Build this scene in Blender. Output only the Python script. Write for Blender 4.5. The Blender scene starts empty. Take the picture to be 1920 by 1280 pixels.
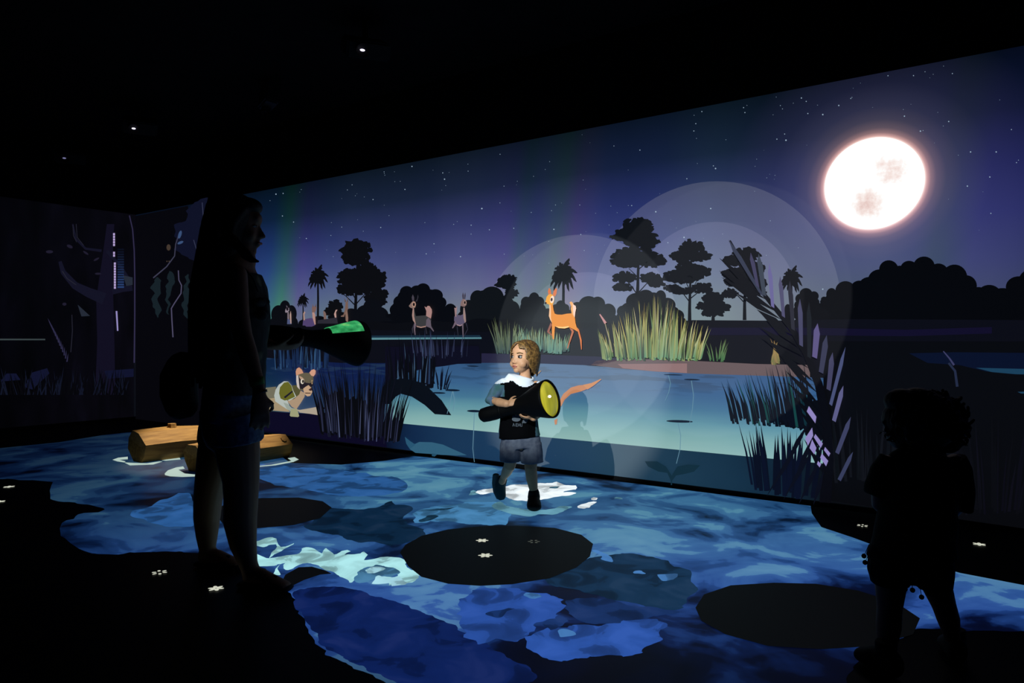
import bpy, bmesh, math, random
from mathutils import Vector, Matrix, noise as mnoise
import numpy as np

random.seed(7)
# ------------------------------------------------------------------ camera, world, exposure
SC = bpy.context.scene
COL = SC.collection
F, HC, HY = 1374.0, 1.05, 632.0          # focal length in pixels of a 1920x1280 frame, eye height, horizon row
cam_d = bpy.data.cameras.new('camera')
cam = bpy.data.objects.new('camera', cam_d)
COL.objects.link(cam)
cam_d.sensor_width = 36.0
cam_d.lens = 36.0 * F / 1920.0
cam_d.shift_y = (HY - 640.0) / 1920.0
cam_d.clip_start = 0.05
cam.location = (0, 0, HC)
cam.rotation_euler = (math.pi / 2, 0, 0)
SC.camera = cam
world = bpy.data.worlds.new('world')
SC.world = world
world.use_nodes = True
world.node_tree.nodes['Background'].inputs[0].default_value = (0.0, 0.0, 0.0, 1)
world.node_tree.nodes['Background'].inputs[1].default_value = 0.0
SC.view_settings.view_transform = 'Standard'
SC.view_settings.look = 'None'
SC.view_settings.exposure = 0.0
SC.view_settings.gamma = 1.0
SC.view_settings.use_curve_mapping = False

# ------------------------------------------------------------------ frames of reference
NR = Vector((0.5842, 0.8116, 0.0))       # outward normal of the long wall
DR = 4.834                                # its distance from the camera
EX = Vector((0.8116, -0.5842, 0.0))       # along the long wall, away from the corner
def at(px, py, Y):
    return Vector(((px - 960) / F * Y, Y, HC + (HY - py) / F * Y))
def fl(px, py, z=0.0):
    Y = F * HC / (py - HY)
    return Vector(((px - 960) / F * Y, Y, z))
def depth_r(px):
    return DR / (NR.x * (px - 960) / F + NR.y)
YC = depth_r(255)
CORNER = Vector(((255 - 960) / F * YC, YC, 0.0))
def wr(px, py):                           # pixel -> (u, z) on the long wall
    p = at(px, py, depth_r(px))
    return ((p - CORNER).dot(EX), p.z)
EXL = Vector((0.5842, 0.8116, 0.0))       # along the short wall towards the corner
NL = Vector((-0.8116, 0.5842, 0.0))
DL = CORNER.dot(NL)
def wl(px, py):                           # pixel -> (u, z) on the short wall (u negative, 0 in the corner)
    Y = DL / (NL.x * (px - 960) / F + NL.y)
    p = at(px, py, Y)
    return ((p - CORNER).dot(EXL), p.z)
def frame(ex, n, origin):
    m = Matrix.Identity(4)
    for i in range(3):
        m[i][0] = ex[i]; m[i][1] = n[i]; m[i][2] = (0, 0, 1)[i]; m[i][3] = origin[i]
    return m
WALLTOP = 2.626
CEIL = 3.3

# ------------------------------------------------------------------ materials
def lin(c):
    return tuple(((v / 255) / 12.92 if v / 255 <= 0.04045 else ((v / 255 + 0.055) / 1.055) ** 2.4) for v in c)
MC = {}
def new_mat(name):
    m = bpy.data.materials.new(name); m.use_nodes = True
    return m, m.node_tree, m.node_tree.nodes['Principled BSDF']
WALL_ALBEDO = (0.036, 0.038, 0.040, 1)
def pic(c, sample=False):                 # a spot of projected picture on the painted wall
    k = ('pic', tuple(c), sample)
    if k in MC: return MC[k]
    m, t, b = new_mat('picture_%d_%d_%d' % tuple(c))
    b.inputs['Base Color'].default_value = WALL_ALBEDO
    b.inputs['Roughness'].default_value = 0.9
    b.inputs['Specular IOR Level'].default_value = 0.05
    b.inputs['Emission Color'].default_value = (*lin(c), 1)
    b.inputs['Emission Strength'].default_value = 1.0
    if not sample: m.cycles.emission_sampling = 'NONE'
    MC[k] = m
    return m
def pic_attr():
    if 'attr' in MC: return MC['attr']
    m, t, b = new_mat('picture_tinted')
    a = t.nodes.new('ShaderNodeAttribute'); a.attribute_name = 'Tint'
    b.inputs['Base Color'].default_value = WALL_ALBEDO
    b.inputs['Roughness'].default_value = 0.9
    b.inputs['Specular IOR Level'].default_value = 0.05
    t.links.new(a.outputs['Color'], b.inputs['Emission Color'])
    b.inputs['Emission Strength'].default_value = 1.0
    m.cycles.emission_sampling = 'NONE'
    MC['attr'] = m
    return m
def solid(name, c, rough=0.7, spec=0.3, grain=0.0, scale=40.0, bump=0.0, c2=None, sheen=0.0):
    if name in MC: return MC[name]
    m, t, b = new_mat(name)
    b.inputs['Base Color'].default_value = (*lin(c), 1)
    b.inputs['Roughness'].default_value = rough
    b.inputs['Specular IOR Level'].default_value = spec
    if grain or bump or c2:
        tc = t.nodes.new('ShaderNodeTexCoord'); n = t.nodes.new('ShaderNodeTexNoise')
        n.inputs['Scale'].default_value = scale; n.inputs['Detail'].default_value = 4
        t.links.new(tc.outputs['Object'], n.inputs['Vector'])
        r = t.nodes.new('ShaderNodeValToRGB')
        lc = lin(c); l2 = lin(c2) if c2 else tuple(v * (1 - grain) for v in lc)
        r.color_ramp.elements[0].position = 0.38; r.color_ramp.elements[1].position = 0.62
        r.color_ramp.elements[0].color = (*l2, 1); r.color_ramp.elements[1].color = (*lc, 1)
        t.links.new(n.outputs['Fac'], r.inputs['Fac']); t.links.new(r.outputs['Color'], b.inputs['Base Color'])
        if bump:
            bp = t.nodes.new('ShaderNodeBump'); bp.inputs['Strength'].default_value = bump; bp.inputs['Distance'].default_value = 0.004
            t.links.new(n.outputs['Fac'], bp.inputs['Height']); t.links.new(bp.outputs['Normal'], b.inputs['Normal'])
    MC[name] = m
    return m
def emit(name, c, strength):
    if name in MC: return MC[name]
    m, t, b = new_mat(name)
    b.inputs['Base Color'].default_value = (0.02, 0.02, 0.02, 1)
    b.inputs['Emission Color'].default_value = (*lin(c), 1)
    b.inputs['Emission Strength'].default_value = strength
    MC[name] = m
    return m
def ramp(t, stops, interp='LINEAR'):
    r = t.nodes.new('ShaderNodeValToRGB'); cr = r.color_ramp; cr.interpolation = interp
    cr.elements[0].position = stops[0][0]; cr.elements[0].color = (*stops[0][1], 1)
    cr.elements[1].position = stops[-1][0]; cr.elements[1].color = (*stops[-1][1], 1)
    for p, c in stops[1:-1]:
        e = cr.elements.new(p); e.color = (*c, 1)
    return r
def mth(t, op, a, b=None, clamp=False):
    n = t.nodes.new('ShaderNodeMath'); n.operation = op; n.use_clamp = clamp
    for i, v in enumerate((a, b)):
        if v is None: continue
        if isinstance(v, (int, float)): n.inputs[i].default_value = v
        else: t.links.new(v, n.inputs[i])
    return n.outputs[0]
def mixc(t, fac, a, b, mode='MIX'):
    n = t.nodes.new('ShaderNodeMix'); n.data_type = 'RGBA'; n.blend_type = mode
    for s, v in ((n.inputs['Factor'], fac), (n.inputs['A'], a), (n.inputs['B'], b)):
        if isinstance(v, (int, float)): s.default_value = v
        elif isinstance(v, tuple): s.default_value = (*v, 1) if len(v) == 3 else v
        else: t.links.new(v, s)
    return n.outputs['Result']
def coords(t):
    tc = t.nodes.new('ShaderNodeTexCoord'); s = t.nodes.new('ShaderNodeSeparateXYZ')
    t.links.new(tc.outputs['Object'], s.inputs[0])
    return tc.outputs['Object'], s.outputs

# ------------------------------------------------------------------ objects
def tag(o, label=None, cat=None, group=None, kind=None):
    if label: o['label'] = label
    if cat: o['category'] = cat
    if group: o['group'] = group
    if kind: o['kind'] = kind
    return o
def link(name, data, parent=None):
    o = bpy.data.objects.new(name, data); COL.objects.link(o)
    if parent: o.parent = parent
    return o
def empty(name, loc=(0, 0, 0), mat=None):
    o = link(name, None); o.empty_display_size = 0.05
    if mat is not None: o.matrix_world = mat
    else: o.location = loc
    return o
def mesh(name, verts, faces, mat, parent=None, smooth=False):
    me = bpy.data.meshes.new(name); me.from_pydata([tuple(v) for v in verts], [], faces); me.update()
    if mat: me.materials.append(mat)
    if smooth: me.shade_smooth()
    return link(name, me, parent)
def from_bm(name, bm, mat, parent=None, smooth=False):
    me = bpy.data.meshes.new(name); bm.to_mesh(me); bm.free()
    if mat: me.materials.append(mat)
    if smooth: me.shade_smooth()
    return link(name, me, parent)

# ------------------------------------------------------------------ pictures thrown on walls and floor
class Wall:
    pass
WR = Wall(); WR.uv = wr; WR.ex = EX; WR.n = NR
WL = Wall(); WL.uv = wl; WL.ex = EXL; WL.n = NL
STEP = 0.0018
class Pic:
    """A thing in the projected picture: flat shapes lying on a wall, given by outline pixels of the photograph's wall."""
    def __init__(self, name, wall, layer, base, label=None, cat=None, group=None, parent=None, kind=None):
        self.w = wall; self.layer = layer; self.k = 0; self.name = name
        u, z = wall.uv(*base)
        self.u0, self.z0 = u, z
        o = CORNER + wall.ex * u + Vector((0, 0, z))
        self.m = frame(wall.ex, wall.n, o)
        self.meta = (label, cat, group, kind); self.parent = parent
        self.root = None
    def _root(self):
        if self.root is None:
            self.root = empty(self.name, mat=self.m); tag(self.root, *self.meta)
            if self.parent: self.root.parent = self.parent
        return self.root
    def loc(self, p):
        u, z = self.w.uv(*p)
        return (u - self.u0, -(self.layer * STEP + self.k * 0.00012), z - self.z0)
    def polys(self, polys):
        v = []; f = []
        for n, P in enumerate(polys):
            i = len(v); v += [(a, b - n * (1.5e-5 if len(polys) < 60 else 5e-6), c) for a, b, c in (self.loc(p) for p in P)]; f.append(list(range(i, i + len(P))))
        return v, f
    def part(self, name, polys, c, label=None, parent=None, kind=None):
        self.k += 1
        v, f = self.polys(polys)
        o = mesh(name, v, f, c if isinstance(c, bpy.types.Material) else pic(c), parent or self._root())
        if label: o['label'] = label
        if kind: o['kind'] = kind
        return o
    def tinted(self, name, polys, cols, parent=None, label=None, kind=None):
        """polys with one colour per corner"""
        self.k += 1
        v, f = self.polys(polys)
        o = mesh(name, v, f, pic_attr(), parent or self._root())
        a = o.data.color_attributes.new('Tint', 'FLOAT_COLOR', 'POINT')
        flat = []
        for P, cc in zip(polys, cols):
            for j in range(len(P)):
                c = cc[j] if isinstance(cc[0], (tuple, list)) else cc
                flat += [*lin(c), 1.0]
        a.data.foreach_set('color', flat)
        if label: o['label'] = label
        if kind: o['kind'] = kind
        return o
    def single(self, polys, c):
        """the whole thing is one mesh"""
        v, f = self.polys(polys)
        o = mesh(self.name, v, f, c if isinstance(c, bpy.types.Material) else pic(c))
        o.matrix_world = self.m
        if self.parent: o.parent = self.parent
        tag(o, *self.meta)
        return o
def ell(cx, cy, rx, ry, n=20, rot=0.0):
    c, s = math.cos(rot), math.sin(rot)
    return [(cx + rx * math.cos(a) * c - ry * math.sin(a) * s, cy + rx * math.cos(a) * s + ry * math.sin(a) * c)
            for a in (2 * math.pi * i / n for i in range(n))]
def puff(cx, cy, rx, ry, rng, n=26, jag=0.16):
    pts = []
    for i in range(n):
        a = 2 * math.pi * i / n
        k = 1 + rng.uniform(-jag, jag) * (1.0 if i % 2 else 0.55)
        pts.append((cx + rx * k * math.cos(a), cy + ry * k * math.sin(a)))
    return pts
def line(pts, w0, w1=None):
    """a tapering ribbon along pixel points"""
    w1 = w0 if w1 is None else w1
    L = []; R = []
    n = len(pts)
    for i, p in enumerate(pts):
        a = pts[max(0, i - 1)]; b = pts[min(n - 1, i + 1)]
        dx, dy = b[0] - a[0], b[1] - a[1]; d = math.hypot(dx, dy) or 1
        w = (w0 + (w1 - w0) * i / (n - 1)) / 2
        L.append((p[0] - dy / d * w, p[1] + dx / d * w)); R.append((p[0] + dy / d * w, p[1] - dx / d * w))
    return L + R[::-1]
def rough(pts, amp=5.0, step=5.0, closed=True, seed=0.0):
    """an organic version of an outline: rounded through its points, then ruffled"""
    n = len(pts); out = []
    for i in range(n if closed else n - 1):
        p0, p1, p2, p3 = (pts[(i + k) % n] if closed else pts[max(0, min(n - 1, i + k))] for k in (-1, 0, 1, 2))
        m = max(1, int(math.hypot(p2[0] - p1[0], p2[1] - p1[1]) / step))
        for j in range(m):
            t = j / m
            q = [0.5 * (2 * p1[k] + (p2[k] - p0[k]) * t + (2 * p0[k] - 5 * p1[k] + 4 * p2[k] - p3[k]) * t * t + (3 * p1[k] - p0[k] - 3 * p2[k] + p3[k]) * t ** 3) for k in (0, 1)]
            v = Vector((q[0] * .035 + seed, q[1] * .09, seed)); w = v * 3.1
            out.append((q[0] + amp * (1.6 * mnoise.noise(v) + .45 * mnoise.noise(w)) * 1.6, q[1] + amp * .55 * (1.3 * mnoise.noise(v + Vector((9, 4, 2))) + .45 * mnoise.noise(w + Vector((9, 4, 2))))))
    return out
def zm(x0, y0, s, pts):                   # outline read in an enlarged crop
    return [(x0 + x / s, y0 + y / s) for x, y in pts]
def blade(x, y, tx, ty, w, bend=0.0):
    mx, my = (x + tx) / 2 + bend, (y + ty) / 2
    return [(x - w / 2, y), (mx - w * 0.4, my), (tx, ty), (mx + w * 0.4, my), (x + w / 2, y)]

# ------------------------------------------------------------------ room shell
M_DARK = solid('black_paint', (16, 16, 18), 0.9, 0.1, grain=0.4, scale=6)
M_WALL = solid('projection_wall_paint', (64, 66, 68), 0.9, 0.05)
def floor_material():
    m, t, b = new_mat('dark_vinyl_floor')
    o, s = coords(t)
    n = t.nodes.new('ShaderNodeTexNoise'); n.inputs['Scale'].default_value = 9; n.inputs['Detail'].default_value = 6
    t.links.new(o, n.inputs['Vector'])
    r = ramp(t, [(0.3, lin((14, 15, 16))), (0.7, lin((20, 21, 22)))])
    t.links.new(n.outputs['Fac'], r.inputs['Fac']); t.links.new(r.outputs['Color'], b.inputs['Base Color'])
    b.inputs['Roughness'].default_value = 0.5; b.inputs['Specular IOR Level'].default_value = 0.05
    return m
M_FLOOR = floor_material()
def box_from(name, p, q, thick_dir, z0, z1, mat, kind='structure', parent=None):
    t = thick_dir
    v = [Vector((*p.xy, z0)), Vector((*q.xy, z0)), Vector((*q.xy, z0)) + t, Vector((*p.xy, z0)) + t]
    v += [Vector((a.x, a.y, z1)) for a in v]
    o = mesh(name, v, [(0, 3, 2, 1), (4, 5, 6, 7), (0, 1, 5, 4), (1, 2, 6, 5), (2, 3, 7, 6), (3, 0, 4, 7)], mat, parent)
    if not parent: o['kind'] = kind
    return o
R_END = CORNER + EX * 14.0
L_END = CORNER - EXL * 13.0
FAR = R_END - EXL * 13.0
floor = mesh('floor', [CORNER + NR * .2 + NL * .2, R_END + NR * .2 - NL * .2, FAR - NR * .2 - NL * .2, L_END - NR * .2 + NL * .2] +
             [p - Vector((0, 0, .1)) for p in (CORNER + NR * .2 + NL * .2, R_END + NR * .2 - NL * .2, FAR - NR * .2 - NL * .2, L_END - NR * .2 + NL * .2)],
             [(0, 1, 2, 3)[::-1], (4, 5, 6, 7), (0, 1, 5, 4), (1, 2, 6, 5), (2, 3, 7, 6), (3, 0, 4, 7)], M_FLOOR)
floor['kind'] = 'structure'
wall_r = box_from('wall_right', CORNER, R_END, NR * .15, 0, WALLTOP, M_WALL)
wall_l = box_from('wall_left', L_END, CORNER, NL * .15, 0, WALLTOP, M_WALL)
box_from('trim_1', CORNER - NR * .0, R_END, NR * .15, WALLTOP, CEIL, M_DARK)
box_from('trim_2', L_END, CORNER, NL * .15, WALLTOP, CEIL, M_DARK)
box_from('wall_back', L_END, FAR, NR * -.15, 0, CEIL, M_DARK)
box_from('wall_near', FAR, R_END, NL * -.15, 0, CEIL, M_DARK)
ceil = mesh('ceiling', [CORNER + NR * .2 + NL * .2, R_END + NR * .2 - NL * .2, FAR - NR * .2 - NL * .2, L_END - NR * .2 + NL * .2] , [(0, 1, 2, 3)], M_DARK)
for v in ceil.data.vertices: v.co.z = CEIL
ceil['kind'] = 'structure'
M_BASE = solid('black_skirting', (6, 6, 7), 0.6, 0.2)
bb = box_from('baseboard_right', CORNER - NR * .012, R_END - NR * .012, NR * .012, 0, 0.026, M_BASE)
bb = box_from('baseboard_left', L_END - NL * .012, CORNER - NL * .012, NL * .012, 0, 0.026, M_BASE)

# ------------------------------------------------------------------ the moonlit lagoon on the long wall: background layers are parts of the wall
FR = frame(EX, NR, CORNER); FLW = frame(EXL, NL, CORNER)
def wall_layer(name, uvs, layer, mat, wall=None, label=None):
    o = mesh(name, [(u, -layer * STEP, z) for u, z in uvs], [list(range(len(uvs)))], mat)
    o.matrix_world = FR if wall is None else FLW
    o.parent = wall_r if wall is None else wall_l
    if label: o['label'] = label
    return o
UMAX = 13.0
def sky_material():
    m, t, b = new_mat('picture_night_sky')
    o, s = coords(t); u, z = s[0], s[2]
    zn = mth(t, 'DIVIDE', mth(t, 'SUBTRACT', z, 1.0), WALLTOP - 1.0)
    g = ramp(t, [(0.0, lin((112, 128, 130))), (0.15, lin((106, 120, 128))), (0.30, lin((90, 100, 130))), (0.46, lin((68, 76, 120))), (0.62, lin((48, 56, 98))), (0.8, lin((25, 36, 58))), (1.0, lin((12, 22, 33)))])
    t.links.new(zn, g.inputs['Fac'])
    us = mth(t, 'ADD', u, mth(t, 'MULTIPLY', mth(t, 'SUBTRACT', z, 1.8), -0.16))
    un = mth(t, 'DIVIDE', us, UMAX)
    def U(px): return wr(px, 500)[0] / UMAX
    tint = ramp(t, [(U(385), (.55, .65, .9)), (U(505), (.35, .75, .95)), (U(533), (.45, 1.35, .62)), (U(565), (.95, .78, 1.1)), (U(610), (.85, .95, 1.05)),
                    (U(760), (1, 1, 1)), (U(900), (1.05, .98, 1.1)), (U(950), (1.1, .88, 1.12)), (U(975), (.85, 1.1, .85)), (U(1000), (.95, .95, 1.0)),
                    (U(1042), (.85, 1.18, .75)), (U(1075), (1.15, .85, 1.0)), (U(1120), (.76, .82, 1.08)), (U(1210), (.7, .8, 1.05)), (U(1320), (.8, 1.0, .95)),
                    (U(1430), (.66, .72, .76)), (U(1560), (.5, .55, .68)), (U(1730), (.46, .52, .66)), (U(1770), (.42, .56, .5)), (U(1840), (.46, .44, .72)), (U(1920), (.40, .38, .66)), (U(2000), (.3, .3, .5))])
    t.links.new(un, tint.inputs['Fac'])
    col = mixc(t, 1.0, g.outputs['Color'], tint.outputs['Color'], 'MULTIPLY')
    nz = t.nodes.new('ShaderNodeTexNoise'); nz.inputs['Scale'].default_value = 1.1; nz.inputs['Detail'].default_value = 3
    mp = t.nodes.new('ShaderNodeMapping'); mp.inputs['Scale'].default_value = (1.4, 1, .35)
    t.links.new(o, mp.inputs['Vector']); t.links.new(mp.outputs['Vector'], nz.inputs['Vector'])
    nr = ramp(t, [(0.3, (.82, .85, .95)), (0.7, (1.12, 1.08, 1.05))]); t.links.new(nz.outputs['Fac'], nr.inputs['Fac'])
    col = mixc(t, 1.0, col, nr.outputs['Color'], 'MULTIPLY')
    mu, mz = wr(1637, 344)
    dx = mth(t, 'SUBTRACT', u, mu); dz = mth(t, 'SUBTRACT', z, mz)
    d = mth(t, 'SQRT', mth(t, 'ADD', mth(t, 'MULTIPLY', dx, dx), mth(t, 'MULTIPLY', dz, dz)))
    h = ramp(t, [(0.0, lin((255, 225, 210))), (0.274, lin((255, 222, 208))), (0.284, lin((206, 158, 148))), (0.302, lin((140, 108, 104))), (0.33, lin((92, 76, 80))), (0.38, lin((60, 54, 66))), (0.46, lin((40, 38, 56))), (0.60, lin((22, 20, 38))), (0.9, (0, 0, 0))])
    t.links.new(d, h.inputs['Fac'])
    col = mixc(t, 1.0, col, h.outputs['Color'], 'ADD')
    t.links.new(col, b.inputs['Emission Color']); b.inputs['Emission Strength'].default_value = 1.0
    b.inputs['Base Color'].default_value = WALL_ALBEDO; b.inputs['Roughness'].default_value = .9; b.inputs['Specular IOR Level'].default_value = .05
    return m
wall_layer('night_sky', [(0.0, 0.03), (UMAX, 0.03), (UMAX, WALLTOP), (0.0, WALLTOP)], 1, sky_material(), label='projected blue night sky with faint green and violet aurora')
# stars
rng = random.Random(3)
SP = Pic('stars', WR, 2, (900, 300), parent=None)
st = []
fixed = [(697, 317), (518, 364), (773, 312), (834, 336), (1140, 240), (1305, 232), (1338, 311), (1342, 316), (1515, 213), (1457, 261), (1474, 263), (1538, 153), (1543, 215), (1503, 184), (1573, 198), (1713, 142),
         (1696, 218), (1726, 246), (1779, 228), (1820, 285), (1868, 285), (1906, 305), (1814, 349), (1856, 332), (1858, 400), (1317, 115), (1230, 397), (1204, 408), (1333, 391), (1283, 445), (1039, 430), (904, 391), (864, 481), (1543, 542)]
for (x, y) in fixed: st.append((x, y, rng.uniform(.9, 1.5)))
while len(st) < 190:
    x = rng.uniform(500, 1915); top = 360 - 0.191 * (x - 480)
    y = top + 8 + rng.random() ** 1.3 * (520 - top)
    if y > 500 - (x > 1500) * 60: continue
    if math.hypot(x - 1637, y - 344) < 130: continue
    st.append((x, y, rng.choice([.35, .4, .5, .55, .7, .95])))
so = SP.single([ell(x, y, r, r, 6) for x, y, r in st if y > 367 - 0.191 * (x - 480)], pic((150, 172, 192)))
so.parent = wall_r; so['kind'] = 'stuff'; so['label'] = 'small pale stars scattered over the projected sky'
# moon
def moon_material():
    m, t, b = new_mat('picture_moon')
    o, s = coords(t)
    n = t.nodes.new('ShaderNodeTexNoise'); n.inputs['Scale'].default_value = 24; n.inputs['Detail'].default_value = 8; n.inputs['Roughness'].default_value = .65
    t.links.new(o, n.inputs['Vector'])
    def spot(cu, cz, r):
        dx = mth(t, 'SUBTRACT', s[0], cu); dz = mth(t, 'SUBTRACT', s[2], cz)
        d = mth(t, 'SQRT', mth(t, 'ADD', mth(t, 'MULTIPLY', dx, dx), mth(t, 'MULTIPLY', dz, dz)))
        return mth(t, 'MAXIMUM', mth(t, 'SUBTRACT', 1.0, mth(t, 'DIVIDE', d, r)), 0.0)
    mask = mth(t, 'MAXIMUM', spot(-.03, -.12, .15), mth(t, 'MAXIMUM', mth(t, 'MULTIPLY', spot(.10, .06, .17), .75), mth(t, 'MULTIPLY', spot(.05, .11, .12), .6)))
    k = mth(t, 'MULTIPLY', mask, mth(t, 'MULTIPLY', n.outputs['Fac'], 2.0))
    r = ramp(t, [(0.30, (1.25, 1.22, 1.2)), (0.46, (1.0, .95, .93)), (0.66, (.92, .78, .74)), (1.0, (.80, .60, .56))])
    t.links.new(k, r.inputs['Fac']); t.links.new(r.outputs['Color'], b.inputs['Emission Color'])
    b.inputs['Emission Strength'].default_value = 1.0; b.inputs['Base Color'].default_value = WALL_ALBEDO
    return m
mu, mz = wr(1637, 344)
moon = mesh('moon', [(0.274 * math.cos(a), 0, 0.274 * math.sin(a)) for a in (2 * math.pi * i / 96 for i in range(96))], [list(range(96))], moon_material())
moon.matrix_world = frame(EX, NR, CORNER + EX * mu + Vector((0, 0, mz)) - NR * 2.5 * STEP)
tag(moon, 'glowing white full moon with pinkish craters projected on the wall', 'moon')

# pale round patches of light lying over the sky, behind the trees
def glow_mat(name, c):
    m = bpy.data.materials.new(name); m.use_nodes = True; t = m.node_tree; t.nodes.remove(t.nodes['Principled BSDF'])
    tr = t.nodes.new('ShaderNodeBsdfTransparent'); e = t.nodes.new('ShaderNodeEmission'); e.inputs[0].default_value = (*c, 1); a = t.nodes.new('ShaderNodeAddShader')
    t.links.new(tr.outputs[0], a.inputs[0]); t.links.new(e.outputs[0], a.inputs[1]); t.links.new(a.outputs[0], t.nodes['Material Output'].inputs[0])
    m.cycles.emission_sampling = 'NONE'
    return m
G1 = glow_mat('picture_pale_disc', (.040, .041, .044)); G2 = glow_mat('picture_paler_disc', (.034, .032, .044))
DG = 'pale discs in the projected sky'
for lay, cx, cy, r_, g_, lb in ((2.6, 1345, 572, 232, G1, 'large pale disc of light behind the tallest trees'), (2.9, 1342, 572, 156, G2, 'inner paler disc behind the trees below the moon'), (2.7, 1090, 627, 187, G1, 'pale disc of light behind the orange deer'), (2.95, 1104, 640, 130, G2, 'inner paler disc right behind the orange deer')):
    Pic('light_disc', WR, lay, (cx, cy + 60), lb, 'light', DG).single([[(x, min(y, 650)) for x, y in ell(cx, cy, r_, r_, 96)]], g_)

# -------- distant bushes, ground, water as background parts of the wall
NIGHT = (9, 11, 17); NIGHT2 = (6, 7, 12); BANK = (14, 13, 28)
def layer_px(name, polys, layer, c, label=None, wall=WR):
    P = Pic(name, wall, layer, (900, 640))
    o = P.single(polys, c)
    o.parent = wall_r if wall is WR else wall_l
    if label: o['label'] = label
    return o
def bushes(name, cs, base, layer, c, label):
    polys = [ell(x, y, rx, ry, 26) for x, y, rx, ry in cs]
    r = random.Random(int(cs[0][0]))
    for (x, y, rx, ry) in cs:
        polys.append([(x - rx * .8, y), (x + rx * .8, y), (x + rx * .8, base), (x - rx * .8, base)])
        yy = y + ry * 1.1
        while yy < base - 6:
            for s_ in (-1, 1): polys.append(ell(x + s_ * rx * r.uniform(.3, .65), yy + r.uniform(-3, 3), rx * r.uniform(.7, .95), ry * r.uniform(.8, 1.0), 20))
            yy += ry * 1.3
    P = Pic(name, WR, layer, (cs[0][0], base), label, 'bush', 'round bushes along the projected skyline')
    return P.single(polys, c)
GREY_B = (14, 17, 21)
bushes('bush', [(524, 590, 14, 18), (536, 577, 10, 14), (548, 588, 10, 16), (512, 606, 12, 8)], 632, 6, NIGHT, 'low dark bush beside the small deer nearest the woman')
bushes('bush', [(700, 574, 17, 14), (690, 585, 20, 14), (708, 590, 22, 16), (660, 588, 14, 10), (675, 600, 20, 16), (640, 600, 20, 12), (600, 602, 14, 10), (575, 606, 14, 8), (720, 608, 20, 14)], 634, 6, NIGHT, 'dark bush mass below the tall layered tree next to the torch')
bushes('bush', [(764, 548, 13, 12), (783, 545, 12, 10), (795, 543, 13, 12), (818, 554, 14, 12), (752, 566, 13, 12), (745, 576, 9, 9), (770, 560, 24, 20), (805, 562, 24, 20), (826, 572, 10, 14), (846, 582, 12, 13), (838, 590, 18, 16), (735, 602, 24, 14)], 634, 6, NIGHT2, 'dark rounded bush behind the grey deer with fluffy tail')
bushes('bush', [(897, 560, 14, 16), (924, 557, 22, 20), (910, 568, 26, 24), (948, 572, 18, 18), (962, 580, 14, 16), (880, 580, 16, 18), (978, 590, 16, 12)], 660, 6, GREY_B, 'dark rounded bush just above the boy')
bushes('bush', [(1003, 560, 10, 12), (988, 567, 10, 11), (1013, 566, 9, 10), (1000, 575, 20, 20), (1053, 572, 9, 9), (1044, 578, 8, 8), (1062, 578, 7, 8), (1052, 590, 18, 14), (1030, 590, 20, 12)], 660, 6, GREY_B, 'small dark bush directly behind the orange deer')
bushes('bush', [(1105, 572, 19, 17), (1122, 570, 14, 14), (1142, 584, 14, 15), (1084, 580, 14, 14), (1168, 584, 10, 11), (1195, 565, 20, 16), (1212, 556, 15, 13), (1240, 556, 10, 12), (1225, 566, 24, 18), (1252, 572, 16, 14), (1185, 580, 14, 14), (1270, 592, 14, 12)], 665, 6, GREY_B, 'wide dark bush behind the tall golden grass')
bushes('bush', [(1512, 551, 12, 11), (1527, 555, 9, 9), (1500, 560, 8, 9), (1515, 566, 16, 14), (1540, 578, 12, 10), (1478, 578, 6, 8)], 660, 6, (8, 9, 13), 'small dark bush below the short palm')
bushes('bush', [(1546, 561, 6, 5), (1560, 552, 10, 12), (1586, 545, 19, 18), (1612, 540, 16, 14), (1632, 533, 20, 14), (1667, 505, 18, 17), (1650, 525, 22, 20), (1705, 503, 16, 14), (1733, 499, 20, 18), (1760, 510, 18, 16), (1690, 520, 30, 22), (1790, 520, 24, 24), (1812, 536, 20, 20), (1855, 552, 22, 18), (1880, 560, 30, 20), (1835, 556, 20, 18), (1910, 538, 24, 20), (1935, 530, 26, 26), (1975, 540, 40, 30), (2050, 530, 46, 36), (2130, 520, 52, 40), (2230, 526, 60, 40), (2340, 512, 70, 50), (2470, 505, 80, 56), (2620, 515, 90, 60)], 680, 6, (5, 6, 9), 'huge black rounded bush mass below the moon')
layer_px('low_scrub', [rough([(380, 640), (382, 600), (440, 606), (498, 610), (530, 608), (570, 606), (620, 604), (680, 602), (740, 606), (800, 600), (850, 604), (900, 598), (960, 600), (1020, 604), (1100, 606), (1180, 604), (1280, 606), (1282, 640)], 3, 5)], 6.5, (9, 10, 15), 'low black scrub along the far bank')
layer_px('far_bank', [[(385, 622), (500, 622), (668, 618), (905, 622), (1180, 612), (1300, 600), (1450, 601), (1600, 598), (1920, 600), (2080, 600), (2080, 830), (1500, 760), (1180, 720), (800, 690), (385, 690)]], 7, (11, 12, 21), 'dark far bank of the projected lagoon')
layer_px('violet_band', [[(1330, 614), (1500, 614), (1700, 618), (1860, 613), (1860, 625), (1700, 630), (1500, 628), (1330, 628)]], 8, (17, 14, 40))
# shoreline glints
layer_px('shore_glint', [[(668, 633), (905, 632), (905, 635), (668, 637)]], 9, (86, 132, 142), 'pale teal waterline under the grey deer')
layer_px('shore_glow', [[(668, 629), (902, 628), (905, 633), (668, 633)]], 9, (22, 44, 62))
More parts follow.
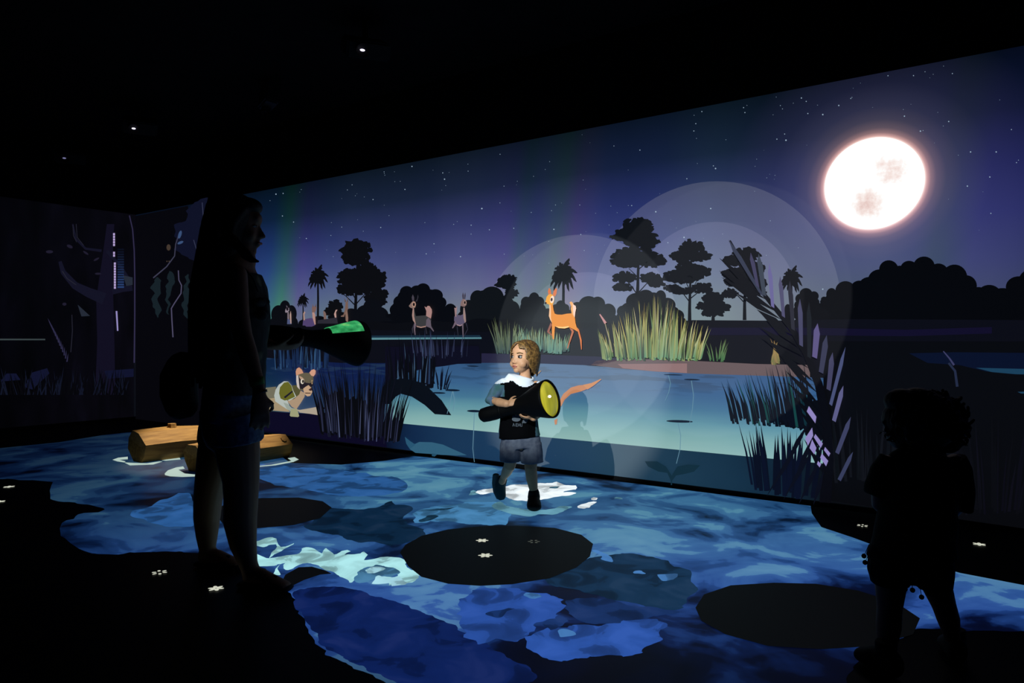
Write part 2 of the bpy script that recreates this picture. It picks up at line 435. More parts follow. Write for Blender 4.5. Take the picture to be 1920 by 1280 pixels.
# lagoon water
def water_material():
    m, t, b = new_mat('picture_lagoon')
    o, s = coords(t)
    n = t.nodes.new('ShaderNodeTexNoise'); n.inputs['Scale'].default_value = 1.0; n.inputs['Detail'].default_value = 4; n.inputs['Distortion'].default_value = .6
    mp = t.nodes.new('ShaderNodeMapping'); mp.inputs['Scale'].default_value = (1.1, 1, 9)
    t.links.new(o, mp.inputs['Vector']); t.links.new(mp.outputs['Vector'], n.inputs['Vector'])
    zz = mth(t, 'ADD', mth(t, 'MULTIPLY', s[2], 1.0), mth(t, 'MULTIPLY', mth(t, 'SUBTRACT', n.outputs['Fac'], .5), .06))
    g = ramp(t, [(0.262, lin((156, 200, 194))), (0.36, lin((138, 187, 186))), (0.46, lin((104, 160, 174))), (0.55, lin((74, 126, 158))), (0.66, lin((62, 106, 150))), (0.80, lin((56, 94, 138)))])
    t.links.new(zz, g.inputs['Fac'])
    un = mth(t, 'DIVIDE', s[0], UMAX)
    f = ramp(t, [(wr(500, 700)[0] / UMAX, (.10, .16, .22)), (wr(560, 700)[0] / UMAX, (.12, .14, .30)), (wr(640, 700)[0] / UMAX, (.10, .10, .26)), (wr(725, 700)[0] / UMAX, (.10, .11, .26)), (wr(742, 700)[0] / UMAX, (.85, .9, .95)), (wr(800, 700)[0] / UMAX, (1, 1, 1)), (wr(1200, 700)[0] / UMAX, (1, .97, .97)), (wr(1500, 700)[0] / UMAX, (1.0, 1.02, 1.1))])
    t.links.new(un, f.inputs['Fac'])
    col = mixc(t, 1.0, g.outputs['Color'], f.outputs['Color'], 'MULTIPLY')
    n2 = t.nodes.new('ShaderNodeTexNoise'); n2.inputs['Scale'].default_value = 1.0; n2.inputs['Detail'].default_value = 5
    m2 = t.nodes.new('ShaderNodeMapping'); m2.inputs['Scale'].default_value = (2.2, 1, 26); m2.inputs['Location'].default_value = (4, 0, 2)
    t.links.new(o, m2.inputs['Vector']); t.links.new(m2.outputs['Vector'], n2.inputs['Vector'])
    near_top = ramp(t, [(0.62, (0, 0, 0)), (0.74, (1, 1, 1))]); t.links.new(s[2], near_top.inputs['Fac'])
    st_ = ramp(t, [(0.53, (0, 0, 0)), (0.57, (1, 1, 1))]); t.links.new(n2.outputs['Fac'], st_.inputs['Fac'])
    k = mth(t, 'MULTIPLY', near_top.outputs['Color'], mth(t, 'MULTIPLY', st_.outputs['Color'], .55))
    col = mixc(t, k, col, lin((38, 62, 92)))
    t.links.new(col, b.inputs['Emission Color']); b.inputs['Emission Strength'].default_value = .80
    b.inputs['Base Color'].default_value = (.105, .115, .12, 1); b.inputs['Roughness'].default_value = .9; b.inputs['Specular IOR Level'].default_value = .05
    return m
ZW = 0.266
def upx(px, py=700): return wr(px, py)[0]
wall_layer('lagoon_water', [(upx(384), ZW), (upx(1640), ZW), (upx(1640), .70)] + [wr(*p) for p in [(1640, 712), (1500, 706), (1400, 702), (1300, 699), (1230, 695), (1160, 689), (1080, 683), (985, 680), (905, 680), (820, 681), (640, 680), (495, 670), (384, 664)]], 8, water_material(), label='pale blue lagoon water shading lighter towards its lower edge')
def under_material():
    m, t, b = new_mat('picture_underwater')
    o, s = coords(t)
    n = t.nodes.new('ShaderNodeTexNoise'); n.inputs['Scale'].default_value = 1.6; n.inputs['Detail'].default_value = 3
    t.links.new(o, n.inputs['Vector'])
    un = mth(t, 'ADD', mth(t, 'DIVIDE', s[0], UMAX), mth(t, 'MULTIPLY', mth(t, 'SUBTRACT', n.outputs['Fac'], .5), .05))
    g = ramp(t, [(upx(500) / UMAX, lin((8, 9, 26))), (upx(720) / UMAX, lin((9, 10, 30))), (upx(765) / UMAX, lin((16, 40, 74))), (upx(1000) / UMAX, lin((28, 60, 92))), (upx(1150) / UMAX, lin((34, 66, 88))), (upx(1400) / UMAX, lin((20, 46, 66))), (upx(1540) / UMAX, lin((14, 26, 36))), (upx(1580) / UMAX, lin((11, 13, 17)))])
    t.links.new(un, g.inputs['Fac']); t.links.new(g.outputs['Color'], b.inputs['Emission Color'])
    b.inputs['Emission Strength'].default_value = .85
    b.inputs['Base Color'].default_value = (.105, .115, .12, 1); b.inputs['Roughness'].default_value = .9
    return m
wall_layer('underwater_band', [(upx(384), 0.03), (UMAX, 0.03), (UMAX, ZW + .001), (upx(384), ZW + .001)], 8, under_material(), label='deep blue underwater band along the foot of the wall')
layer_px('sandy_bank', [[(1120, 676), (1180, 672), (1300, 676), (1420, 682), (1520, 684), (1520, 707), (1400, 703), (1300, 700), (1230, 696), (1160, 690), (1110, 684)]], 9, (104, 88, 90), 'pinkish sandy bank under the golden grass')
layer_px('lit_sand', [[(1160, 682), (1290, 681), (1290, 699), (1230, 696), (1170, 690)]], 10, (142, 112, 112))
layer_px('dim_bank', [[(905, 662), (1000, 664), (1120, 668), (1180, 672), (1120, 685), (985, 680), (905, 680)]], 9, (36, 34, 60))
layer_px('dark_shore', [[(725, 650), (900, 648), (905, 681), (860, 682), (835, 686), (800, 690), (760, 700), (725, 724)]], 10, (12, 11, 28))
layer_px('right_shade', [[(1545, 640), (2080, 640), (2080, 1012), (1545, 936)]], 9, (8, 9, 13), 'dark grassy shore filling the wall beyond the palm')
wall_layer('shore_beyond', [(upx(2075), .03), (UMAX, .03), (UMAX, 1.12), (upx(2075), 1.12)], 9, pic((8, 9, 13)))
layer_px('right_pool', [[(1705, 662), (1790, 660), (2000, 662), (2000, 702), (1900, 701), (1850, 696), (1800, 684), (1740, 680)]], 10, (9, 17, 40))
layer_px('pool_glint', [[(1830, 689), (1870, 690), (1960, 692), (2000, 698), (2000, 703), (1905, 701), (1860, 697)], [(1908, 734), (1990, 731), (1990, 738), (1915, 737)]], 11, (26, 62, 88), 'pale streaks on the pool at the far end of the wall')

# ------------------------------------------------------------------ trees on the skyline
TREES = 'tree silhouettes on the projected skyline'
def tree(label, trunk, crowns, base, c, seed, layer=5, branches=()):
    r = random.Random(seed)
    P = Pic('tree', WR, layer, base, label, 'tree', TREES)
    P.part('trunk', [line(trunk, 7 if len(trunk) > 1 else 4, 3)] + [line(b, 2.2, 1) for b in branches], c)
    for (x, y, rx, ry) in crowns:
        polys = [puff(x, y, rx * .78, ry * .72, r, 40, .13)]
        n = max(9, int((rx + ry) / 1.9))
        for i in range(n):
            q = 2 * math.pi * i / n + r.uniform(-.2, .2); kx = r.uniform(.66, .95)
            polys.append(puff(x + rx * kx * math.cos(q), y + ry * kx * math.sin(q), 3.2 + rx * r.uniform(.06, .15), 2.2 + ry * r.uniform(.08, .2), r, 11, .42))
        P.part('leaf_cluster', polys, c)
    return P
DK = (10, 11, 15); GD = (15, 18, 23)
tree('tall dark tree of stacked crowns standing next to the small palms', [(668, 606), (668, 575), (670, 520), (672, 480)],
     [(670, 466, 28, 17), (668, 484, 26, 12), (662, 520, 28, 16), (688, 506, 20, 16), (655, 541, 22, 12), (675, 538, 28, 14)], (668, 606), DK, 1,
     branches=[[(667, 572), (650, 555), (640, 548)], [(669, 570), (685, 552), (695, 540)], [(668, 560), (658, 545)]])
tree('smaller dark tree leaning against the tall stacked tree', [(703, 606), (704, 570), (704, 540)],
     [(706, 520, 18, 13), (702, 533, 20, 10), (712, 551, 16, 10), (700, 560, 16, 9), (716, 566, 9, 7)], (703, 606), DK, 2)
tree('spiky dark conifer-like shrub below the first tall palm', [(630, 612), (630, 590), (630, 575)],
     [(630, 572, 12, 9), (627, 584, 16, 10), (633, 592, 15, 9)], (630, 612), DK, 3)
tree('small dark tree topping the bush just above the boy', [(952, 575), (952, 555), (952, 535)],
     [(952, 525, 17, 9), (950, 534, 18, 8), (960, 550, 11, 8)], (952, 575), GD, 4)
tree('tallest dark tree with three tiers of branches in the pale light disc', [(1196, 562), (1197, 535), (1198, 490), (1197, 440)],
     [(1197, 424, 30, 15), (1190, 442, 42, 13), (1205, 455, 34, 10), (1190, 480, 42, 15), (1225, 488, 26, 12), (1180, 492, 34, 9), (1172, 520, 22, 10), (1222, 522, 20, 9), (1168, 538, 18, 7), (1232, 532, 16, 6)], (1196, 562), GD, 5,
     branches=[[(1196, 552), (1180, 530), (1170, 520)], [(1197, 550), (1215, 530), (1230, 512)], [(1197, 520), (1180, 503)], [(1198, 505), (1218, 490)]])
tree('dark tree with wide crown standing behind the golden grass', [(1294, 606), (1294, 575), (1295, 540), (1297, 490)],
     [(1297, 466, 24, 14), (1296, 480, 38, 11), (1285, 494, 14, 6), (1300, 510, 36, 14), (1280, 518, 36, 12), (1262, 540, 14, 6), (1318, 540, 18, 9), (1280, 546, 20, 6)], (1294, 606), GD, 6,
     branches=[[(1294, 566), (1278, 545), (1262, 536)], [(1295, 560), (1310, 548), (1320, 540)], [(1295, 545), (1285, 525)], [(1296, 550), (1308, 525)]])
tree('low leafy dark tree between two taller trees', [(1338, 602), (1338, 590), (1338, 580)],
     [(1338, 560, 20, 13), (1330, 574, 22, 10), (1350, 576, 20, 9), (1337, 587, 22, 6)], (1338, 602), GD, 7)
tree('dark tree partly hidden by the tip of the palm frond', [(1397, 600), (1397, 570), (1398, 540), (1398, 500)],
     [(1402, 478, 24, 14), (1385, 488, 26, 10), (1378, 512, 24, 10), (1410, 505, 26, 18), (1385, 528, 28, 10), (1415, 530, 24, 9), (1370, 550, 14, 8), (1420, 545, 18, 7)], (1397, 600), (13, 15, 20), 8,
     branches=[[(1397, 568), (1385, 555), (1372, 548)], [(1398, 565), (1410, 552), (1420, 545)]])
PALMS = 'palm silhouettes on the projected skyline'
def palm(label, x, ytop, ybase, r, c, seed, layer=4):
    rg = random.Random(seed)
    P = Pic('palm_tree', WR, layer, (x, ybase), label, 'palm tree', PALMS)
    P.part('trunk', [line([(x, ybase), (x + .5, (ytop + ybase) / 2), (x, ytop)], r * .22, r * .17)], c)
    for a, L, dr in [(-160, .9, .9), (-138, .9, .5), (-112, .85, .15), (-70, 1.15, .1), (-42, .9, .35), (-20, 1.15, .6), (5, 1.0, .8), (35, .9, .9), (60, .95, .7), (85, .8, .3), (112, .9, .5), (138, 1.0, .8), (165, 1.0, .9)]:
        a = math.radians(a + rg.uniform(-5, 5)); L *= r; mid = []
        for i in range(9):
            k = i / 8; mid.append((x + L * k * math.cos(a), ytop + L * k * math.sin(a) + r * dr * k * k))
        up = []; dn = []
        for i, p in enumerate(mid):
            q = mid[min(8, i + 1)]; p0 = mid[max(0, i - 1)]; tx, ty = q[0] - p0[0], q[1] - p0[1]; d = math.hypot(tx, ty) or 1
            w = r * .2 * math.sin(math.pi * min(1, .22 + .78 * i / 8)) + r * .02
            rag = 1.35 if i % 2 else .7
            up.append((p[0] + ty / d * w * .8, p[1] - tx / d * w * .8)); dn.append((p[0] - ty / d * w * rag, p[1] + tx / d * w * rag))
        P.part('frond', [up + dn[::-1]], c)
palm('first tall palm silhouette, rising over the far deer herd', 597, 514, 606, 19, DK, 11)
palm('shortest palm silhouette beside the first tall palm', 569, 560, 606, 11, DK, 12)
palm('palm silhouette rising right behind the orange deer', 1057, 508, 585, 25, GD, 13)
palm('short palm silhouette beside the palm frond', 1484, 517, 570, 21, (11, 12, 17), 14)

# ------------------------------------------------------------------ animals
DEER = 'deer in the projected picture'
def Z1(p): return zm(1010, 530, 9.14, p)
P = Pic('deer', WR, 16, (1062, 655), 'glowing orange deer with dark eye and raised pale tail', 'deer', DEER)
OR = (236, 146, 52)
P.part('far_leg', [Z1([(240, 680), (180, 830), (185, 852), (275, 922), (282, 905), (216, 836), (262, 720)])], (150, 92, 78))
P.part('far_leg', [Z1([(556, 765), (600, 838), (520, 1120), (534, 1126), (637, 842), (622, 800)])], (186, 108, 74))
cols = {}
bd = Z1([(216, 370), (218, 470), (210, 570), (235, 640), (265, 690), (312, 745), (380, 778), (480, 784), (560, 762), (640, 800), (700, 836), (722, 800), (685, 760), (665, 690), (655, 600), (600, 525), (520, 530), (430, 548), (350, 545), (310, 530), (290, 470), (276, 370)])
P.part('body', [bd], OR)
P.part('leg', [Z1([(262, 680), (262, 860), (276, 965), (296, 965), (304, 870), (314, 740)])], (238, 150, 60))
P.part('leg', [Z1([(690, 800), (705, 838), (742, 980), (762, 1142), (773, 1142), (770, 980), (726, 808), (700, 780)])], (222, 120, 60))
P.part('belly', [Z1([(318, 742), (380, 776), (480, 782), (558, 761), (545, 742), (440, 757), (370, 750)])], (250, 206, 130))
P.part('throat', [Z1([(218, 380), (219, 470), (211, 570), (236, 640), (262, 686), (245, 600), (246, 480), (240, 380)])], (248, 196, 150))
P.part('tail', [Z1([(565, 340), (590, 320), (620, 345), (635, 378), (668, 398), (675, 440), (662, 500), (650, 600), (600, 525), (585, 450), (592, 400)])], (246, 178, 110))
P.part('tail_fringe', [Z1([(620, 350), (635, 380), (668, 398), (677, 440), (664, 500), (652, 600), (630, 540), (622, 450)])], (252, 214, 196))
P.part('head', [Z1([(222, 384), (190, 362), (150, 366), (146, 345), (160, 300), (172, 245), (200, 208), (240, 194), (280, 212), (302, 255), (300, 310), (278, 372)])], (246, 172, 62))
P.part('ear', [Z1([(202, 204), (194, 150), (214, 88), (240, 120), (252, 192)])], (220, 122, 74))
P.part('ear', [Z1([(276, 205), (298, 135), (334, 90), (350, 112), (340, 192), (312, 242)])], (222, 126, 80))
e = P.part('eye', [Z1(ell(266, 288, 33, 64, 20, .15))], (252, 226, 206))
P.part('pupil', [Z1(ell(258, 290, 18, 30, 16, .1))], (52, 28, 34), parent=e)
P.part('nose', [Z1(ell(157, 350, 19, 18, 12))], (40, 26, 36))
def grey_deer(label, pts, layer=16, flip=None):
    x0, y0, s = pts['zoom']
    P = Pic('deer', WR, layer, zm(x0, y0, s, [pts['base']])[0], label, 'deer', DEER)
    for k, poly, c in pts['parts']: P.part(k, [zm(x0, y0, s, poly)], c)
    return P
grey_deer('grey deer with a large fluffy tail and round ringed eye', {'zoom': (760, 520, 9.84), 'base': (330, 1050), 'parts': [
    ('far_leg', [(420, 900), (445, 1040), (425, 1042), (405, 905)], (40, 40, 52)), ('far_leg', [(195, 860), (160, 950), (175, 1030), (190, 1028), (182, 955), (215, 880)], (52, 50, 62)),
    ('body', [(180, 560), (165, 700), (180, 790), (225, 860), (260, 905), (330, 920), (420, 900), (500, 880), (520, 790), (505, 730), (440, 700), (330, 706), (235, 715), (215, 640), (205, 560)], (58, 58, 60)),
    ('throat', [(180, 560), (165, 700), (180, 790), (222, 850), (235, 860), (205, 720), (200, 560)], (160, 128, 120)), ('belly', [(240, 890), (330, 910), (420, 892), (420, 912), (330, 932), (255, 912)], (164, 128, 118)),
    ('leg', [(205, 840), (200, 960), (215, 1060), (232, 1060), (222, 960), (240, 860)], (112, 96, 108)), ('leg', [(430, 780), (420, 900), (500, 930), (560, 1000), (570, 985), (520, 900), (510, 800), (470, 740)], (96, 86, 98)),
    ('tail', [(395, 535), (430, 555), (455, 525), (490, 530), (530, 590), (535, 640), (515, 760), (480, 740), (425, 710), (430, 620)], (166, 128, 124)),
    ('head', [(180, 575), (130, 555), (106, 528), (150, 470), (185, 435), (225, 450), (240, 500), (225, 555)], (128, 106, 100)),
    ('ear', [(170, 430), (160, 370), (180, 315), (205, 370), (205, 430)], (70, 64, 76)), ('ear', [(230, 450), (262, 390), (272, 315), (285, 360), (262, 440)], (50, 48, 58)),
    ('eye', ell(200, 500, 36, 52, 18), (176, 138, 120)), ('pupil', ell(200, 500, 20, 32, 14), (22, 18, 22))]})
grey_deer('grey deer standing with lilac flank and thin legs apart', {'zoom': (760, 520, 9.84), 'base': (1040, 1090), 'parts': [
    ('far_leg', [(985, 900), (1010, 1090), (1022, 1090), (1005, 900)], (40, 42, 54)), ('far_leg', [(1150, 840), (1185, 950), (1125, 1070), (1138, 1072), (1196, 955), (1170, 840)], (46, 46, 60)),
    ('body', [(1112, 560), (1105, 680), (1060, 700), (985, 690), (945, 720), (940, 800), (990, 880), (1060, 895), (1120, 850), (1160, 820), (1155, 690), (1135, 560)], (92, 84, 108)),
    ('throat', [(1112, 560), (1108, 680), (1115, 760), (1140, 840), (1160, 810), (1150, 690), (1132, 560)], (152, 128, 122)), ('belly', [(985, 862), (1050, 880), (1100, 858), (1095, 880), (1050, 900), (990, 882)], (160, 132, 138)),
    ('leg', [(960, 800), (905, 935), (918, 940), (990, 850)], (110, 94, 108)), ('leg', [(1085, 850), (1100, 1100), (1115, 1100), (1112, 840)], (104, 92, 104)),
    ('tail', [(945, 560), (975, 565), (1000, 520), (990, 620), (980, 730), (960, 720)], (150, 122, 124)),
    ('head', [(1075, 530), (1055, 515), (1068, 450), (1100, 400), (1140, 405), (1172, 450), (1168, 510), (1130, 545)], (130, 106, 104)),
    ('ear', [(1100, 400), (1090, 340), (1105, 275), (1122, 330), (1122, 400)], (66, 60, 72)), ('ear', [(1128, 400), (1132, 330), (1146, 275), (1156, 335), (1146, 402)], (60, 56, 68)),
    ('eye', ell(1140, 465, 28, 46, 18), (160, 132, 124)), ('pupil', ell(1140, 465, 16, 28, 14), (24, 20, 24))]})
grey_deer('small pale deer closest to the woman, only its head and tail clear', {'zoom': (490, 570, 9.6), 'base': (545, 370), 'parts': [
    ('neck', [(512, 140), (512, 350), (548, 350), (535, 140)], (122, 110, 118)), ('body', [(512, 260), (505, 360), (585, 360), (585, 290), (548, 280)], (76, 84, 120)), ('tail', [(570, 120), (580, 180), (585, 350), (565, 350), (553, 200)], (176, 146, 136)),
    ('head', [(470, 130), (480, 90), (500, 60), (540, 70), (542, 120), (510, 150), (478, 155)], (140, 128, 140)), ('eye', ell(510, 88, 22, 32, 14), (28, 24, 30)), ('ear', [(495, 60), (490, 20), (512, 40), (515, 62)], (90, 80, 92))]})
grey_deer('small deer with violet body and curled tail above the torch handle', {'zoom': (490, 570, 9.6), 'base': (890, 400), 'parts': [
    ('body', [(795, 290), (785, 385), (830, 385), (850, 405), (950, 405), (1010, 380), (985, 260), (930, 250), (850, 265)], (78, 64, 106)), ('throat', [(955, 130), (965, 250), (1000, 370), (1020, 365), (1010, 190), (990, 140)], (176, 136, 126)),
    ('tail', [(800, 290), (795, 170), (815, 130), (835, 150), (818, 190), (828, 290)], (168, 136, 126)), ('head', [(955, 150), (950, 60), (1000, 40), (1040, 60), (1010, 150)], (120, 92, 86)), ('ear', [(960, 60), (968, -5), (985, 50)], (110, 84, 82)), ('ear', [(1005, 50), (1030, -10), (1030, 60)], (96, 76, 74))]})
grey_deer('small deer with curved pale tails beside the green lit torch', {'zoom': (490, 570, 9.6), 'base': (1280, 300), 'parts': [
    ('tail', [(1170, 290), (1155, 130), (1175, 125), (1205, 170), (1215, 295)], (120, 96, 90)), ('tail', [(1370, 260), (1350, 180), (1380, 105), (1412, 100), (1385, 150), (1395, 260)], (186, 148, 140)), ('body', [(1050, 350), (1060, 290), (1200, 270), (1400, 240), (1420, 350)], (42, 40, 50))]})
grey_deer('small deer peering out with long neck past the torch bell', {'zoom': (490, 570, 9.6), 'base': (1575, 320), 'parts': [
    ('neck', [(1545, 60), (1555, 200), (1560, 300), (1600, 330), (1605, 250), (1590, 130), (1595, 60)], (132, 104, 92)), ('head', [(1470, 215), (1520, 190), (1545, 100), (1560, -40), (1600, -40), (1605, 90), (1570, 130), (1530, 230), (1480, 230)], (116, 90, 80)),
    ('ear', [(1545, -30), (1535, -110), (1570, -50)], (90, 74, 68)), ('ear', [(1580, -40), (1600, -130), (1605, -40)], (100, 80, 74))]})

# panther lying at the water's edge
def Z2(p): return zm(490, 660, 9.14, p)
P = Pic('panther', WR, 16, (560, 780), 'pale panther lying by the water, head raised and dark mask', 'panther')
P.part('rock_shade', [[(400, 768), (495, 770), (640, 778), (720, 800), (730, 838), (640, 826), (495, 806), (400, 796)]], (12, 10, 34), label='dark violet bank the panther lies on')
P.part('flank', [Z2([(-260, 760), (-230, 680), (-140, 635), (20, 618), (290, 588), (300, 790), (130, 800), (20, 830), (-250, 840)])], (112, 108, 90))
P.part('belly', [Z2([(-255, 830), (20, 820), (140, 795), (270, 780), (300, 840), (480, 960), (530, 1020), (180, 990), (-200, 1000), (-250, 940)])], (160, 142, 112))
P.part('chest', [Z2([(480, 830), (560, 800), (690, 640), (790, 700), (780, 760), (720, 860), (640, 975), (560, 930)])], (168, 144, 118))
P.part('neck', [Z2([(540, 570), (650, 560), (720, 640), (690, 720), (600, 800), (480, 820)])], (82, 80, 50))
P.part('shoulder_rim', [Z2([(260, 740), (285, 640), (340, 555), (430, 495), (500, 500), (560, 570), (590, 660), (640, 760), (520, 830), (480, 810), (540, 960), (490, 980), (380, 910), (280, 840)])], (176, 184, 178))
P.part('shoulder', [Z2([(345, 700), (360, 600), (430, 520), (500, 505), (556, 572), (580, 660), (620, 760), (500, 815), (440, 825), (370, 790)])], (98, 98, 36))
P.part('stripe', [Z2([(425, 765), (570, 655), (580, 680), (450, 788)])], (30, 28, 40))
P.part('front_leg', [Z2([(420, 860), (490, 880), (560, 950), (650, 970), (660, 1000), (540, 1010), (480, 970)])], (150, 160, 150))
P.part('paw', [Z2([(548, 970), (655, 965), (690, 1090), (670, 1108), (545, 1098), (528, 1080)])], (156, 156, 120))
P.part('far_leg', [Z2([(640, 975), (700, 985), (880, 955), (985, 935), (1035, 1080), (990, 1070), (860, 1050), (700, 1030)])], (170, 158, 140))
P.part('head', [Z2([(640, 400), (700, 370), (790, 350), (880, 355), (930, 410), (935, 480), (915, 560), (900, 640), (905, 720), (860, 755), (800, 740), (770, 660), (700, 640), (655, 590), (640, 500)])], (98, 90, 72))
P.part('cheek', [Z2([(640, 400), (675, 390), (690, 560), (700, 640), (655, 590), (640, 500)])], (196, 186, 180))
P.part('mask', [Z2([(680, 400), (740, 440), (800, 520), (880, 530), (925, 490), (930, 570), (880, 600), (830, 580), (765, 630), (710, 625), (690, 540)])], (34, 30, 38))
P.part('muzzle', [Z2([(760, 620), (800, 590), (850, 560), (900, 610), (915, 680), (880, 745), (830, 755), (790, 720), (765, 660)])], (190, 158, 128))
P.part('mouth', [Z2([(785, 690), (890, 692), (885, 706), (800, 704)])], (40, 24, 26))
P.part('nose', [Z2([(850, 640), (905, 600), (918, 650), (880, 660)])], (60, 40, 42))
P.part('brow', [Z2([(690, 400), (740, 425), (785, 470), (720, 470), (695, 430)])], (178, 146, 122))
e = P.part('eye', [Z2(ell(745, 500, 30, 44, 16))], (214, 206, 190)); P.part('pupil', [Z2(ell(756, 498, 16, 28, 12))], (30, 24, 20), parent=e)
e = P.part('eye', [Z2(ell(912, 510, 11, 36, 16))], (190, 160, 120)); P.part('pupil', [Z2(ell(912, 510, 6, 20, 12))], (30, 24, 20), parent=e)
P.part('ear', [Z2([(640, 400), (632, 330), (650, 280), (690, 258), (735, 295), (765, 355), (700, 375)])], (200, 146, 116))
P.part('ear', [Z2([(865, 350), (900, 305), (945, 290), (975, 315), (970, 370), (940, 412), (900, 400)])], (206, 152, 128))

# orange wading bird behind the boy; the boy's shadow swallows the rest of it
P = Pic('wading_bird', WR, 16, (1050, 800), 'orange long-billed bird beside the shadow behind the boy', 'bird')
def Z3(p): return zm(940, 660, 4.174, p)
P.part('head', [Z3([(470, 380), (500, 325), (560, 275), (620, 258), (665, 255), (690, 285), (640, 305), (560, 325), (510, 370), (485, 420), (470, 425)])], (196, 132, 92))
P.part('bill', [Z3([(655, 254), (720, 240), (795, 207), (797, 213), (735, 262), (690, 290)])], (206, 142, 96))
P.part('breast', [Z3([(430, 530), (455, 515), (450, 560), (435, 566)])], (190, 128, 92))
P.part('crest', [Z3([(285, 175), (325, 140), (327, 148), (290, 185)])], (170, 138, 100))

# ------------------------------------------------------------------ grass, reeds and lily pads
def mixcol(a, b, k): return tuple(a[i] + (b[i] - a[i]) * k for i in range(3))
def grass(label, x0, x1, ybase, heights, n, tops, bots, seed, layer=15, lean=.35, w=(2.2, 4.2), yslope=0.0, name='grass_clump', group='lit grass clumps in the projected picture', frame_base=None):
    r = random.Random(seed)
    P = Pic(name, WR, layer, ((x0 + x1) / 2, ybase), label, 'grass', group)
    polys = []; cols = []
    for i in range(n):
        x = r.uniform(x0, x1); k = (x - x0) / (x1 - x0)
        h = heights(k) * (1 - .62 * r.random() ** 1.5); yb = ybase + yslope * (x - x0) + r.uniform(-6, 3)
        ln = (k - .5) * lean * h + r.uniform(-.12, .12) * h
        b = blade(x, yb, x + ln, yb - h, r.uniform(*w), ln * -.12)
        t = r.choice(tops); bt = r.choice(bots)
        polys.append(b); cols.append([bt, mixcol(bt, t, .6), t, mixcol(bt, t, .45), bt])
    P.tinted('blades', polys, cols, kind='stuff')
    return P
YT = [(196, 184, 110), (176, 164, 96), (214, 200, 150), (150, 150, 84), (188, 160, 84)]; GB = [(92, 140, 104), (120, 158, 120), (80, 116, 70), (132, 150, 96)]
bump = lambda k: 52 + 55 * math.exp(-((k - .5) / .22) ** 2)
grass('tall golden green grass clump on the sandy bank', 1132, 1318, 674, lambda k: 62 + 58 * math.exp(-((k - .52) / .26) ** 2), 185, YT + [(96, 112, 70), (120, 120, 60)], GB + [(50, 78, 60), (40, 60, 50)], 21, lean=.45)
grass('blue green grass clump at the feet of the orange deer', 970, 1070, 661, lambda k: 52 - 20 * k, 105, [(150, 158, 110), (120, 156, 130), (132, 150, 120)], [(80, 124, 116), (96, 140, 124), (52, 84, 80), (40, 66, 70)], 22, lean=.15)
grass('thin dull grass tuft left of the boy\'s head', 936, 972, 661, lambda k: 66 - 10 * k, 40, [(110, 116, 84), (96, 106, 70)], [(52, 74, 74), (60, 82, 70)], 23, lean=.5, w=(1.6, 2.8))
grass('small green grass tuft beyond the golden clump', 1334, 1360, 676, lambda k: 40, 16, [(110, 128, 84)], [(66, 110, 70)], 24, lean=.7, w=(1.6, 2.8))
grass('small golden tuft under the palm frond', 1448, 1464, 682, lambda k: 48, 22, [(180, 140, 84), (160, 130, 80)], [(110, 112, 70), (140, 120, 80)], 25, lean=-.6, w=(2, 3.4))
P = Pic('cattail', WR, 16, (1150, 660), 'pink tipped cattail leaning out of the golden grass', 'cattail')
P.part('stalk', [line([(1152, 660), (1143, 625), (1137, 602)], 2, 1.4)], (150, 140, 110)); P.part('spike', [line([(1139, 606), (1134, 598), (1128, 589)], 5, 2)], (196, 140, 140))
# reeds: dark stems, some catching light
def reeds(label, x0, x1, ybase, h, n, seed, cols, layer=18, lean=.2, w=(1.6, 3.6), yslope=0.0, tilt=0.0, bands=None, hmin=.4):
    r = random.Random(seed)
    P = Pic('reed_clump', WR, layer, ((x0 + x1) / 2, ybase), label, 'reeds', 'reed clumps in the projected picture')
    polys = []; cc = []
    for i in range(n):
        x = r.uniform(x0, x1); k = (x - x0) / (x1 - x0)
        hh = h(k) * r.uniform(hmin, 1.0); yb = ybase + yslope * (x - x0) + r.uniform(-10, 4)
        ln = (k - .5) * lean * hh + tilt * hh + r.uniform(-.06, .06) * hh
        polys.append(blade(x, yb, x + ln, yb - hh, r.uniform(*w), -ln * .1)); c = r.choice(cols); cc.append(c)
    P.tinted('stems', polys, cc, kind='stuff')
    return P
DR_ = [(7, 8, 13)] * 5 + [(10, 11, 20), (14, 15, 28)]
LT = DR_ + [(58, 62, 92), (40, 46, 72), (70, 76, 110)]
P = Pic('reed_thicket', WR, 17, (660, 820), 'black tangle at the heart of the tall reeds beside the panther', 'reeds')
P.single([puff(660, 778, 42, 36, random.Random(5), 60, .22), puff(694, 796, 30, 26, random.Random(6), 50, .25), puff(636, 760, 22, 26, random.Random(8), 40, .25)], (7, 8, 13))
reeds('tall dark reed clump between panther and fallen trunk', 606, 752, 812, lambda k: 150 - 45 * abs(k - .45), 210, 31, DR_, lean=.5, yslope=.10, w=(1.8, 3.8), hmin=.3)
reeds('pale moonlit reeds standing in front of the dark clump', 610, 750, 815, lambda k: 150 - 60 * abs(k - .4), 40, 32, [(44, 48, 74), (30, 34, 54), (76, 84, 118), (22, 25, 42), (26, 28, 46)], layer=19, lean=.3, yslope=.11, w=(1.2, 2.6))
reeds('bluish reeds growing behind the fallen trunk', 735, 815, 727, lambda k: 95, 90, 33, DR_ + [(36, 54, 84), (60, 84, 112)], layer=12, lean=.2, w=(1.6, 3.6))
reeds('sparse reeds rising from the water past the fallen trunk', 815, 842, 729, lambda k: 42 + 14 * k, 12, 34, [(10, 14, 30)], layer=12, lean=.9, w=(2, 3.4))
reeds('hanging dark reeds between the torch and the panther', 520, 620, 690, lambda k: 60, 80, 35, [(10, 12, 22), (16, 30, 58), (44, 74, 110), (24, 44, 78)], layer=12, lean=.1, w=(1.6, 3.2))
